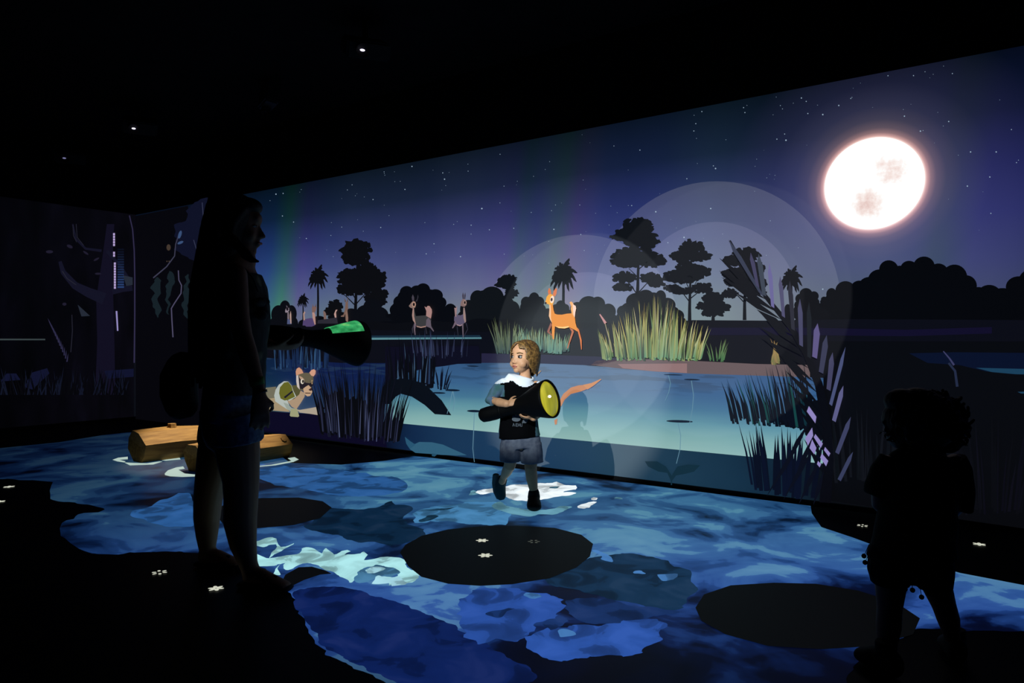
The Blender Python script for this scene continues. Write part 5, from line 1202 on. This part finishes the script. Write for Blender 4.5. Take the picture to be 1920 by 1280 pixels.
# the torch he carries
def yellow_lens(root, lathe):
    M_Y, t, b = new_mat('yellow_lit_lens'); o, s = coords(t); n = t.nodes.new('ShaderNodeTexNoise'); n.inputs['Scale'].default_value = 5; n.inputs['Detail'].default_value = 2
    mp = t.nodes.new('ShaderNodeMapping'); mp.inputs['Scale'].default_value = (1, 2.2, .8); t.links.new(o, mp.inputs['Vector']); t.links.new(mp.outputs['Vector'], n.inputs['Vector'])
    rr = ramp(t, [(.32, lin((104, 100, 14))), (.5, lin((150, 146, 30))), (.64, lin((198, 184, 44)))]); t.links.new(n.outputs['Fac'], rr.inputs['Fac']); t.links.new(rr.outputs['Color'], b.inputs['Emission Color'])
    b.inputs['Emission Strength'].default_value = .9; b.inputs['Base Color'].default_value = (.3, .27, .03, 1); b.inputs['Roughness'].default_value = .3
    bm = bmesh.new(); bmesh.ops.create_uvsphere(bm, u_segments=12, v_segments=8, radius=1, matrix=Matrix.Translation((.491 * (tB - tA).length / .485, -.01, .012)) @ Matrix.Diagonal((.004, .016, .008, 1))); from_bm('bulb', bm, emit('torch_bulb', (255, 250, 255), 2.0), root, True)
    next(o_ for o_ in root.children if o_.name.startswith('lens')).data.materials[0] = M_Y
tA = at(903, 779, 4.46); tB = at(1031.5, 747, 4.20)
torch(tA, tB - tA, (tB - tA).length, .113, 'black horn torch with glowing yellow lens held by the child', yellow_lens)

# ------------------------------------------------------------------ the woman
YW = 3.10; SW = YW / F
def jw(px, py, dy=0.0): return at(px, py, YW + dy)
def rw(v): return v * SW
SKW = solid('woman_skin', (128, 92, 66), .6, .3)
base = Vector((at(440, 1095, YW).x, YW, 0))
mom = empty('person', base); tag(mom, 'dark haired woman in denim shorts standing in profile and aiming a torch', 'person')
bm = bmesh.new()
# head in profile, looking to the picture's right and slightly away
HM = jw(449, 424, .02); yaw = math.radians(78)
fwd = Vector((math.sin(yaw), math.cos(yaw) * .8, -.04)).normalized(); rt = fwd.cross(Vector((0, 0, 1))).normalized(); upv = rt.cross(fwd); MW = Matrix((rt, fwd, upv)).transposed()
def hw(x, y, z): return HM + MW @ Vector((x, y, z))
blob(bm, hw(0, -.012, .030), (.076, .092, .088), MW, 24); blob(bm, hw(0, .018, -.025), (.062, .062, .080), MW, 24); blob(bm, hw(0, .022, -.075), (.050, .048, .042), MW, 20)
blob(bm, hw(0, .058, -.104), (.020, .018, .017), MW, 14); blob(bm, hw(0, .070, .034), (.045, .022, .030), MW, 14)
for s in (-1, 1):
    blob(bm, hw(s * .034, .050, -.040), (.024, .024, .026), MW, 14); blob(bm, hw(s * .074, -.012, -.02), (.008, .018, .030), MW, 12); blob(bm, hw(s * .010, .090, -.043), (.008, .010, .007), MW, 10)
tube(bm, [(hw(0, .076, .006), .008, .007), (hw(0, .090, -.018), .009, .009), (hw(0, .102, -.040), .010, .010)], ref=rt, seg=10)
blob(bm, hw(0, .081, -.066), (.020, .010, .007), MW, 12); blob(bm, hw(0, .078, -.077), (.017, .010, .007), MW, 12)
tube(bm, [(hw(0, -.01, -.06), .048, .05), (jw(458, 488, .01), .05, .052), (jw(450, 505), .06, .058)])
# trunk: depth of the body runs across the picture, width runs away from the viewer
tube(bm, [(jw(448, 500), rw(28), rw(50)), (jw(444, 515), rw(36), rw(72)), (jw(446, 550), rw(43), rw(72)), (jw(448, 585), rw(45), rw(66)), (jw(446, 630), rw(42), rw(58)), (jw(440, 680), rw(42), rw(60)), (jw(434, 730), rw(45), rw(74)), (jw(430, 785), rw(46), rw(76)), (jw(428, 815), rw(40), rw(70))], seg=24)
# near arm hanging
wrn = jw(485, 727, -.22)
tube(bm, [(jw(442, 512, -.155), rw(20), rw(20)), (jw(444, 545, -.17), rw(20), rw(20)), (jw(448, 590, -.19), rw(18), rw(18)), (jw(455, 628, -.2), rw(16.5), rw(16.5)), (jw(466, 665, -.215), rw(16.5), rw(16)), (jw(478, 702, -.22), rw(13), rw(12)), (wrn, rw(11), rw(9.5))])
hand(bm, jw(486, 736, -.22), Vector((.06, -.05, -1)), Vector((.6, -.8, 0)), Vector((.7, .3, 0)), .168, curl=(.2, .35, .3), spread=.14, thumb_curl=.75)
# far arm reaching to the torch
wrf = jw(506, 646, .20)
tube(bm, [(jw(452, 520, .15), rw(19), rw(19)), (jw(458, 560, .17), rw(18), rw(18)), (jw(466, 612, .19), rw(16), rw(16)), (jw(486, 634, .2), rw(14), rw(14)), (wrf, rw(11), rw(11))], ref=Vector((0, 1, 0)))
hand(bm, jw(510, 648, .20), Vector((1, .35, -.05)), Vector((.1, -.3, -.95)), Vector((0, -1, .3)), .17, curl=(.3, .6, .6), spread=.1)
# legs: near leg steps forward, far leg stands behind
DYN, DYF = -.02, .26
tube(bm, [(jw(440, 800, -.06), rw(44), rw(40)), (jw(446, 850, -.05), rw(40), rw(38)), (jw(452, 900, -.04), rw(33), rw(33)), (jw(452, 935, -.03), rw(31), rw(30)), (jw(450, 975, -.02), rw(31), rw(28)), (jw(456, 1020, DYN), rw(25), rw(22)), (jw(466, 1058, DYN), rw(17), rw(16)), (jw(474, 1080, DYN), rw(17), rw(16))])
def jf(px, py): return at(px, py, YW + DYF)
tube(bm, [(jw(420, 800, .07), rw(42), rw(38)), (jw(408, 850, .12), rw(38), rw(36)), (jw(396, 900, .18), rw(31), rw(31)), (jw(390, 935, .22), rw(28), rw(28)), (jf(388, 970), rw(26), rw(28)), (jf(388, 1005), rw(21), rw(22)), (jf(389, 1035), rw(15), rw(16)), (jf(391, 1050), rw(15), rw(16))])
zf = 0.03
nx = jw(474, 1080, DYN).x; ny = YW + DYN
tube(bm, [(Vector((nx - .02, ny + .01, .05)), .032, .04), (Vector((nx + .05, ny - .02, .045)), .036, .035), (Vector((nx + .12, ny - .04, .028)), .042, .022), (Vector((nx + .155, ny - .05, .022)), .038, .014)], ref=Vector((0, 1, 0)))
fx = jf(391, 1050).x; fy = YW + DYF
tube(bm, [(Vector((fx - .02, fy, .05)), .032, .04), (Vector((fx + .05, fy - .015, .045)), .036, .035), (Vector((fx + .12, fy - .03, .028)), .042, .022), (Vector((fx + .15, fy - .035, .022)), .038, .014)], ref=Vector((0, 1, 0)))
fuse('body', bm, .0075, SKW, mom, smooth=4)
def kid(o, root): o.data.transform(Matrix.Translation(-root.location)); return o
for s in (-1, 1):
    bm = bmesh.new(); blob(bm, hw(s * .031, .066, .0), (.012, .010, .0055), MW, 12); e = kid(from_bm('eye', bm, M_EYE, mom, True), mom)
    bm = bmesh.new(); blob(bm, hw(s * .031, .0735, .0), (.007, .004, .006), MW, 10); kid(from_bm('iris', bm, M_IRIS, e, True), mom)
bm = bmesh.new(); tube(bm, [(hw(-.02, .082, -.070), .004, .003), (hw(0, .091, -.069), .006, .006), (hw(.02, .082, -.070), .004, .003)], ref=fwd, seg=8); kid(from_bm('lips', bm, M_LIP, mom, True), mom)
# long hair over the back and shoulders
bm = bmesh.new(); r = random.Random(5)
blob(bm, hw(0, -.030, .042), (.088, .095, .092), MW, 24)
blob(bm, hw(0, .030, .085), (.070, .062, .040), MW, 18)
blob(bm, jw(424, 415), (rw(36), rw(42), rw(46)), None, 18)
tube(bm, [(jw(432, 395), rw(44), rw(44)), (jw(420, 440), rw(42), rw(50)), (jw(412, 490), rw(40), rw(60)), (jw(404, 540), rw(40), rw(66)), (jw(398, 600), rw(37), rw(64)), (jw(394, 650), rw(34), rw(56)), (jw(392, 690), rw(26), rw(44))], seg=20)
for i in range(40):
    w = r.uniform(-1, 1); x0 = r.uniform(-1, .3)
    pts = []
    for k, (px, py) in enumerate(((430, 372), (416, 420), (406, 490), (397, 560), (390, 630), (388, 700))):
        pts.append((jw(px + x0 * 32 + r.uniform(-3, 3), py + r.uniform(-4, 4) + (r.uniform(-10, 25) if k == 5 else 0), w * (.09 + .02 * k)), rw(7 - .6 * k), rw(7 - .6 * k)))
    tube(bm, pts, seg=8)
tube(bm, [(hw(.07, .03, .06), .018, .03), (hw(.082, .0, .0), .016, .035), (hw(.08, -.01, -.06), .016, .035), (jw(462, 478, -.1), rw(10), rw(12)), (jw(472, 487, -.11), rw(6), rw(6)), (jw(484, 490, -.11), rw(3), rw(3))], seg=10)
fuse('hair', bm, .006, M_HAIRD, mom, smooth=2)
# flowered sleeveless blouse
def blouse_mat():
    m, t, b = new_mat('dark_flowered_cotton')
    o, s = coords(t); v = t.nodes.new('ShaderNodeTexVoronoi'); v.inputs['Scale'].default_value = 14
    t.links.new(o, v.inputs['Vector'])
    rr = ramp(t, [(0.0, lin((120, 116, 100))), (.28, lin((70, 76, 52))), (.34, lin((34, 38, 34))), (1.0, lin((22, 24, 26)))]); t.links.new(v.outputs['Distance'], rr.inputs['Fac'])
    t.links.new(rr.outputs['Color'], b.inputs['Base Color']); b.inputs['Roughness'].default_value = .9
    return m
M_BL = blouse_mat()
bm = bmesh.new()
tube(bm, [(jw(448, 516), rw(38), rw(62)), (jw(450, 540), rw(45), rw(72)), (jw(453, 575), rw(49), rw(71)), (jw(453, 600), rw(49), rw(69)), (jw(450, 640), rw(48), rw(66)), (jw(446, 690), rw(48), rw(70)), (jw(442, 735), rw(50), rw(79))], seg=26, cap=False)
for k, dy in enumerate((-.10, -.05, 0, .05, .1)):
    blob(bm, jw(494 - abs(dy) * 60, 566 + 8 * (k % 2), dy), (rw(11), .03, rw(9)), None, 12); blob(bm, jw(497 - abs(dy) * 60, 592 - 6 * (k % 2), dy), (rw(10), .03, rw(10)), None, 12)
fuse('blouse', bm, .007, M_BL, mom, smooth=2, post=cloth_post)
bm = bmesh.new()
for s in (-1, 1): tube(bm, [(jw(436, 503, s * .10), .010, .004), (jw(458, 503, s * .10), .010, .004), (jw(474, 520, s * .10), .010, .004), (jw(484, 545, s * .09), .010, .004)], ref=Vector((0, 1, 0)), seg=8)
kid(from_bm('shoulder_straps', bm, M_BL, mom, True), mom)
M_DEN = solid('pale_denim', (104, 124, 146), .9, .15, c2=(72, 92, 118), scale=60)
bm = bmesh.new()
tube(bm, [(jw(438, 722), rw(47), rw(76)), (jw(436, 750), rw(49), rw(80)), (jw(434, 785), rw(50), rw(80))], seg=24, cap=False)
tube(bm, [(jw(438, 775, -.075), rw(50), rw(46)), (jw(443, 805, -.07), rw(48), rw(45)), (jw(446, 829, -.065), rw(47), rw(44))], cap=False)
tube(bm, [(jw(424, 775, .08), rw(48), rw(44)), (jw(418, 805, .10), rw(46), rw(43)), (jw(414, 829, .12), rw(45), rw(42))], cap=False)
fuse('shorts', bm, .007, M_DEN, mom, smooth=2, post=cloth_post)
bm = bmesh.new(); tube(bm, [(jw(480, 708, -.22), rw(13.5), rw(12.5)), (jw(483, 722, -.22), rw(12.5), rw(11.5))], cap=False); kid(from_bm('bracelet', bm, solid('green_bracelet', (70, 130, 40), .6, .3), mom, True), mom)
bm = bmesh.new(); tube(bm, [(jw(487, 732, -.22), rw(12.5), rw(11)), (jw(488, 737, -.22), rw(12.5), rw(11))], cap=False); kid(from_bm('wristwatch', bm, M_TW if 'M_TW' in globals() else solid('black_watch', (14, 14, 15), .4, .4), mom, True), mom)
M_SAN = solid('dark_sandal', (18, 17, 17), .7, .2)
for (x, y) in ((nx, ny), (fx, fy)):
    bm = bmesh.new(); tube(bm, [(Vector((x - .05, y + .01, .012)), .036, .012), (Vector((x + .05, y - .02, .012)), .040, .012), (Vector((x + .165, y - .05, .012)), .040, .012)], ref=Vector((0, 1, 0)), seg=14)
    tube(bm, [(Vector((x + .10, y + .01, .02)), .014, .004), (Vector((x + .10, y - .035, .058)), .014, .004), (Vector((x + .10, y - .085, .02)), .014, .004)], ref=Vector((1, 0, 0)), seg=8)
    kid(from_bm('sandal', bm, M_SAN, mom, True), mom)
# shoulder bag behind her hip
M_BAG = solid('black_bag', (10, 10, 11), .75, .2, grain=.3, scale=30)
bag = empty('handbag', jw(340, 775, .02)); tag(bag, 'black bag hanging behind the woman\'s hip', 'bag')
bm = bmesh.new(); tube(bm, [(jw(344, 682, .0), rw(26), rw(40)), (jw(336, 705, .0), rw(30), rw(46)), (jw(336, 738, .0), rw(30), rw(47)), (jw(342, 764, .0), rw(26), rw(42))], seg=20)
fuse('pouch', bm, .006, M_BAG, bag, smooth=3)
bm = bmesh.new(); tube(bm, [(jw(352, 690, -.06), .012, .005), (jw(360, 620, -.09), .012, .005), (jw(372, 550, -.13), .012, .005), (jw(410, 506, -.13), .012, .005), (jw(440, 500, -.12), .012, .005)], ref=Vector((0, 1, 0)), seg=8); kid(from_bm('strap', bm, M_BAG, bag, True), bag)
# her torch, aimed away to the wall
def green_light_on_bell(root, lathe):  # projector light landing on the bell, put in as an emissive patch
    m, t, b = new_mat('green_light_patch')
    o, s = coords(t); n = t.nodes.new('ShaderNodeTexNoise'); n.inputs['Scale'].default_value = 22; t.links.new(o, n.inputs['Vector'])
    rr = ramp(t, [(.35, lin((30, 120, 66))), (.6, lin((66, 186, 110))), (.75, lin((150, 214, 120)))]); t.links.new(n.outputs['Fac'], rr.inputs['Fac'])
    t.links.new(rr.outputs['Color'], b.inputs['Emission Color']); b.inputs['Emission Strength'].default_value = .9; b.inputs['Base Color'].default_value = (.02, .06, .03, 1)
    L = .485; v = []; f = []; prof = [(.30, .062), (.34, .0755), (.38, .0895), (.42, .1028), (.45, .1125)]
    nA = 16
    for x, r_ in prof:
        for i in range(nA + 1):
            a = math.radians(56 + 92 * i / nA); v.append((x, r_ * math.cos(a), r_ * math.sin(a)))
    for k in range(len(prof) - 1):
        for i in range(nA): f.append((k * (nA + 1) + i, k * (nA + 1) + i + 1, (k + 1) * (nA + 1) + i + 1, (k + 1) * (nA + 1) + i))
    o = mesh('painted_green_light', v, f, m, root, smooth=True); o['label'] = 'green projector light painted on top of the bell'
tA = at(502, 626, 3.32); tB = at(644, 641, 3.60)
torch(tA, tB - tA, .485, .113, 'black horn torch with green light painted on its bell held by the woman', green_light_on_bell)

# ------------------------------------------------------------------ the girl seen from behind
YG = 2.33; SG = YG / F
def jg(px, py, dy=0.0): return at(px, py, YG + dy)
def rg(v): return v * SG
SKG = solid('girl_skin', (150, 108, 80), .6, .3)
base = Vector((at(1720, 1250, YG).x, YG, 0))
girl = empty('person', base); tag(girl, 'toddler with tousled hair and pompom hemmed shorts seen from behind', 'person')
bm = bmesh.new()
HG = jg(1733, 790)
blob(bm, HG, (rg(56), rg(60), rg(58)), None, 24); blob(bm, jg(1733, 815, .03), (rg(44), rg(48), rg(44)), None, 20)
for s in (-1, 1): blob(bm, jg(1733 + s * 56, 800, .01), (rg(6), rg(12), rg(16)), None, 12)
blob(bm, jg(1733, 812, .125), (rg(6), rg(8), rg(6)), None, 10)
tube(bm, [(jg(1733, 825), rg(28), rg(26)), (jg(1732, 850), rg(30), rg(28))])
tube(bm, [(jg(1731, 850), rg(42), rg(34)), (jg(1728, 872), rg(62), rg(42)), (jg(1722, 930), rg(60), rg(46)), (jg(1716, 990), rg(60), rg(50)), (jg(1708, 1050), rg(62), rg(52))], seg=24)
for s, pts in ((-1, [(1664, 870, 0), (1650, 905, .01), (1650, 945, .03), (1664, 960, .09), (1690, 955, .13)]), (1, [(1790, 868, 0), (1800, 905, .01), (1798, 945, .03), (1782, 962, .09), (1756, 956, .13)])):
    tube(bm, [(jg(x, y, d), rg(q), rg(q)) for (x, y, d), q in zip(pts, (20, 17, 15, 14, 11))], ref=Vector((0, 1, 0)))
    hand(bm, jg(*pts[-1]), Vector((-s * .9, .3, -.1)), Vector((0, .2, 1)), Vector((0, 1, .2)), .085, curl=(.3, .5, .4))
tube(bm, [(jg(1672, 1050), rg(34), rg(34)), (jg(1670, 1100), rg(27), rg(28)), (jg(1668, 1140, .0), rg(22), rg(23)), (jg(1666, 1175, -.01), rg(22), rg(24)), (jg(1663, 1215, -.03), rg(16), rg(17)), (jg(1661, 1240, -.05), rg(15), rg(17))])
tube(bm, [(jg(1744, 1050), rg(34), rg(34)), (jg(1757, 1100), rg(26), rg(27)), (jg(1770, 1135, .01), rg(21), rg(22)), (jg(1778, 1160, .02), rg(20), rg(21)), (jg(1786, 1195, .04), rg(14), rg(15)), (jg(1790, 1215, .05), rg(14), rg(15))])
fuse('body', bm, .006, SKG, girl, smooth=4)
for s in (-1, 1):
    bm = bmesh.new(); blob(bm, jg(1733 + s * 18, 802, .112), (.011, .008, .008), None, 12); e = kid(from_bm('eye', bm, M_EYE, girl, True), girl)
M_HG = solid('brown_tousled_hair', (58, 44, 26), .7, .25, c2=(30, 24, 14), scale=60, bump=.6)
bm = bmesh.new(); r = random.Random(9)
blob(bm, jg(1730, 785, -.01), (rg(62), rg(66), rg(54)), None, 24)
for (x, y, a, b) in ((1690, 752, 30, 24), (1720, 748, 34, 22), (1755, 762, 32, 26), (1780, 785, 30, 26), (1792, 800, 20, 20), (1680, 785, 22, 30), (1685, 815, 18, 26), (1735, 820, 44, 24), (1776, 825, 22, 24)):
    blob(bm, jg(x, y, r.uniform(-.03, .02)), (rg(a), rg(34), rg(b)), None, 16)
for i in range(120):
    a = r.uniform(0, 2 * math.pi); b = r.uniform(-.4, 1.2)
    c = Vector((math.cos(a) * math.cos(b) * rg(66), math.sin(a) * math.cos(b) * rg(64), math.sin(b) * rg(52) )) + jg(1732, 788, -.01)
    pts = []
    ph = r.uniform(0, 6)
    for k in range(6):
        t = k / 5
        pts.append((c + Vector((math.cos(a), math.sin(a), 0)) * rg(2 + 7 * math.sin(ph + t * 6)) + Vector((rg(6) * math.sin(ph + t * 8), 0, rg(8) - rg(34) * t)), rg(3.6 - 2.4 * t), rg(3.6 - 2.4 * t)))
    tube(bm, pts, seg=6)
fuse('hair', bm, .0042, M_HG, girl, smooth=1)
M_TOP = solid('olive_knit_top', (58, 56, 40), .95, .1, c2=(40, 40, 30), scale=120, bump=.5)
bm = bmesh.new()
tube(bm, [(jg(1733, 846), rg(40), rg(34)), (jg(1730, 860), rg(60), rg(42)), (jg(1727, 885), rg(68), rg(48)), (jg(1722, 940), rg(68), rg(54)), (jg(1716, 1000), rg(72), rg(58)), (jg(1712, 1036), rg(76), rg(61))], seg=28, cap=False)
tube(bm, [(jg(1672, 862), rg(24), rg(26)), (jg(1656, 885), rg(22), rg(26)), (jg(1642, 912, .01), rg(19), rg(26)), (jg(1636, 928, .01), rg(14), rg(24))], cap=False, ref=Vector((1, 0, 0)))
tube(bm, [(jg(1786, 860), rg(24), rg(26)), (jg(1798, 885), rg(21), rg(26)), (jg(1806, 920, .01), rg(18), rg(26)), (jg(1808, 958, .01), rg(12), rg(24))], cap=False, ref=Vector((1, 0, 0)))
fuse('top', bm, .0055, M_TOP, girl, smooth=2, post=cloth_post)
M_SK = solid('black_shorts', (13, 13, 14), .9, .1)
bm = bmesh.new()
tube(bm, [(jg(1712, 1024), rg(70), rg(56)), (jg(1708, 1046), rg(76), rg(60)), (jg(1704, 1062), rg(78), rg(60))], seg=26, cap=False)
tube(bm, [(jg(1672, 1048), rg(40), rg(46)), (jg(1668, 1072), rg(38), rg(42)), (jg(1668, 1094), rg(32), rg(38))], cap=False)
tube(bm, [(jg(1740, 1048), rg(40), rg(46)), (jg(1748, 1076), rg(34), rg(42)), (jg(1752, 1100), rg(29), rg(37))], cap=False)
sh = fuse('shorts', bm, .005, M_SK, girl, smooth=2, post=cloth_post)
for (x, y) in ((1620, 1042), (1622, 1054), (1637, 1063), (1636, 1074), (1648, 1088), (1664, 1096), (1682, 1098), (1697, 1104), (1711, 1106), (1728, 1119), (1742, 1112), (1760, 1108), (1772, 1080), (1776, 1068)):
    bm = bmesh.new(); dp = -.05 if 1640 < x < 1765 else -.01; blob(bm, jg(x, y, dp), (rg(4.6),) * 3, None, 10); tube(bm, [(jg(x, y, dp), .0012, .0012), (jg(x + (1700 - x) * .12, y - 22, dp), .0012, .0012)], seg=6); kid(from_bm('pompom', bm, M_SK, sh, True), girl)
M_BOOT = solid('brown_shoe', (52, 42, 34), .8, .2, grain=.3, scale=40)
zs = .03
for (px, py, d, yawf) in ((1661, 1240, -.05, -.35), (1790, 1215, .05, .35)):
    p = jg(px, py, d); fx_ = math.sin(yawf); fy_ = math.cos(yawf)
    bm = bmesh.new()
    tube(bm, [(Vector((p.x - fx_ * .03, p.y - fy_ * .035, .042)), .030, .042), (Vector((p.x, p.y, .05)), .034, .048), (Vector((p.x + fx_ * .05, p.y + fy_ * .05, .036)), .038, .034), (Vector((p.x + fx_ * .09, p.y + fy_ * .09, .028)), .036, .024)], ref=Vector((1, 0, 0)))
    tube(bm, [(Vector((p.x, p.y, .06)), .032, .032), (Vector((p.x, p.y, .105)), .032, .033)], cap=False)
    fuse('shoe', bm, .0045, M_BOOT, girl, smooth=2, post=lambda q: Vector((q.x, q.y, max(q.z, .003))))
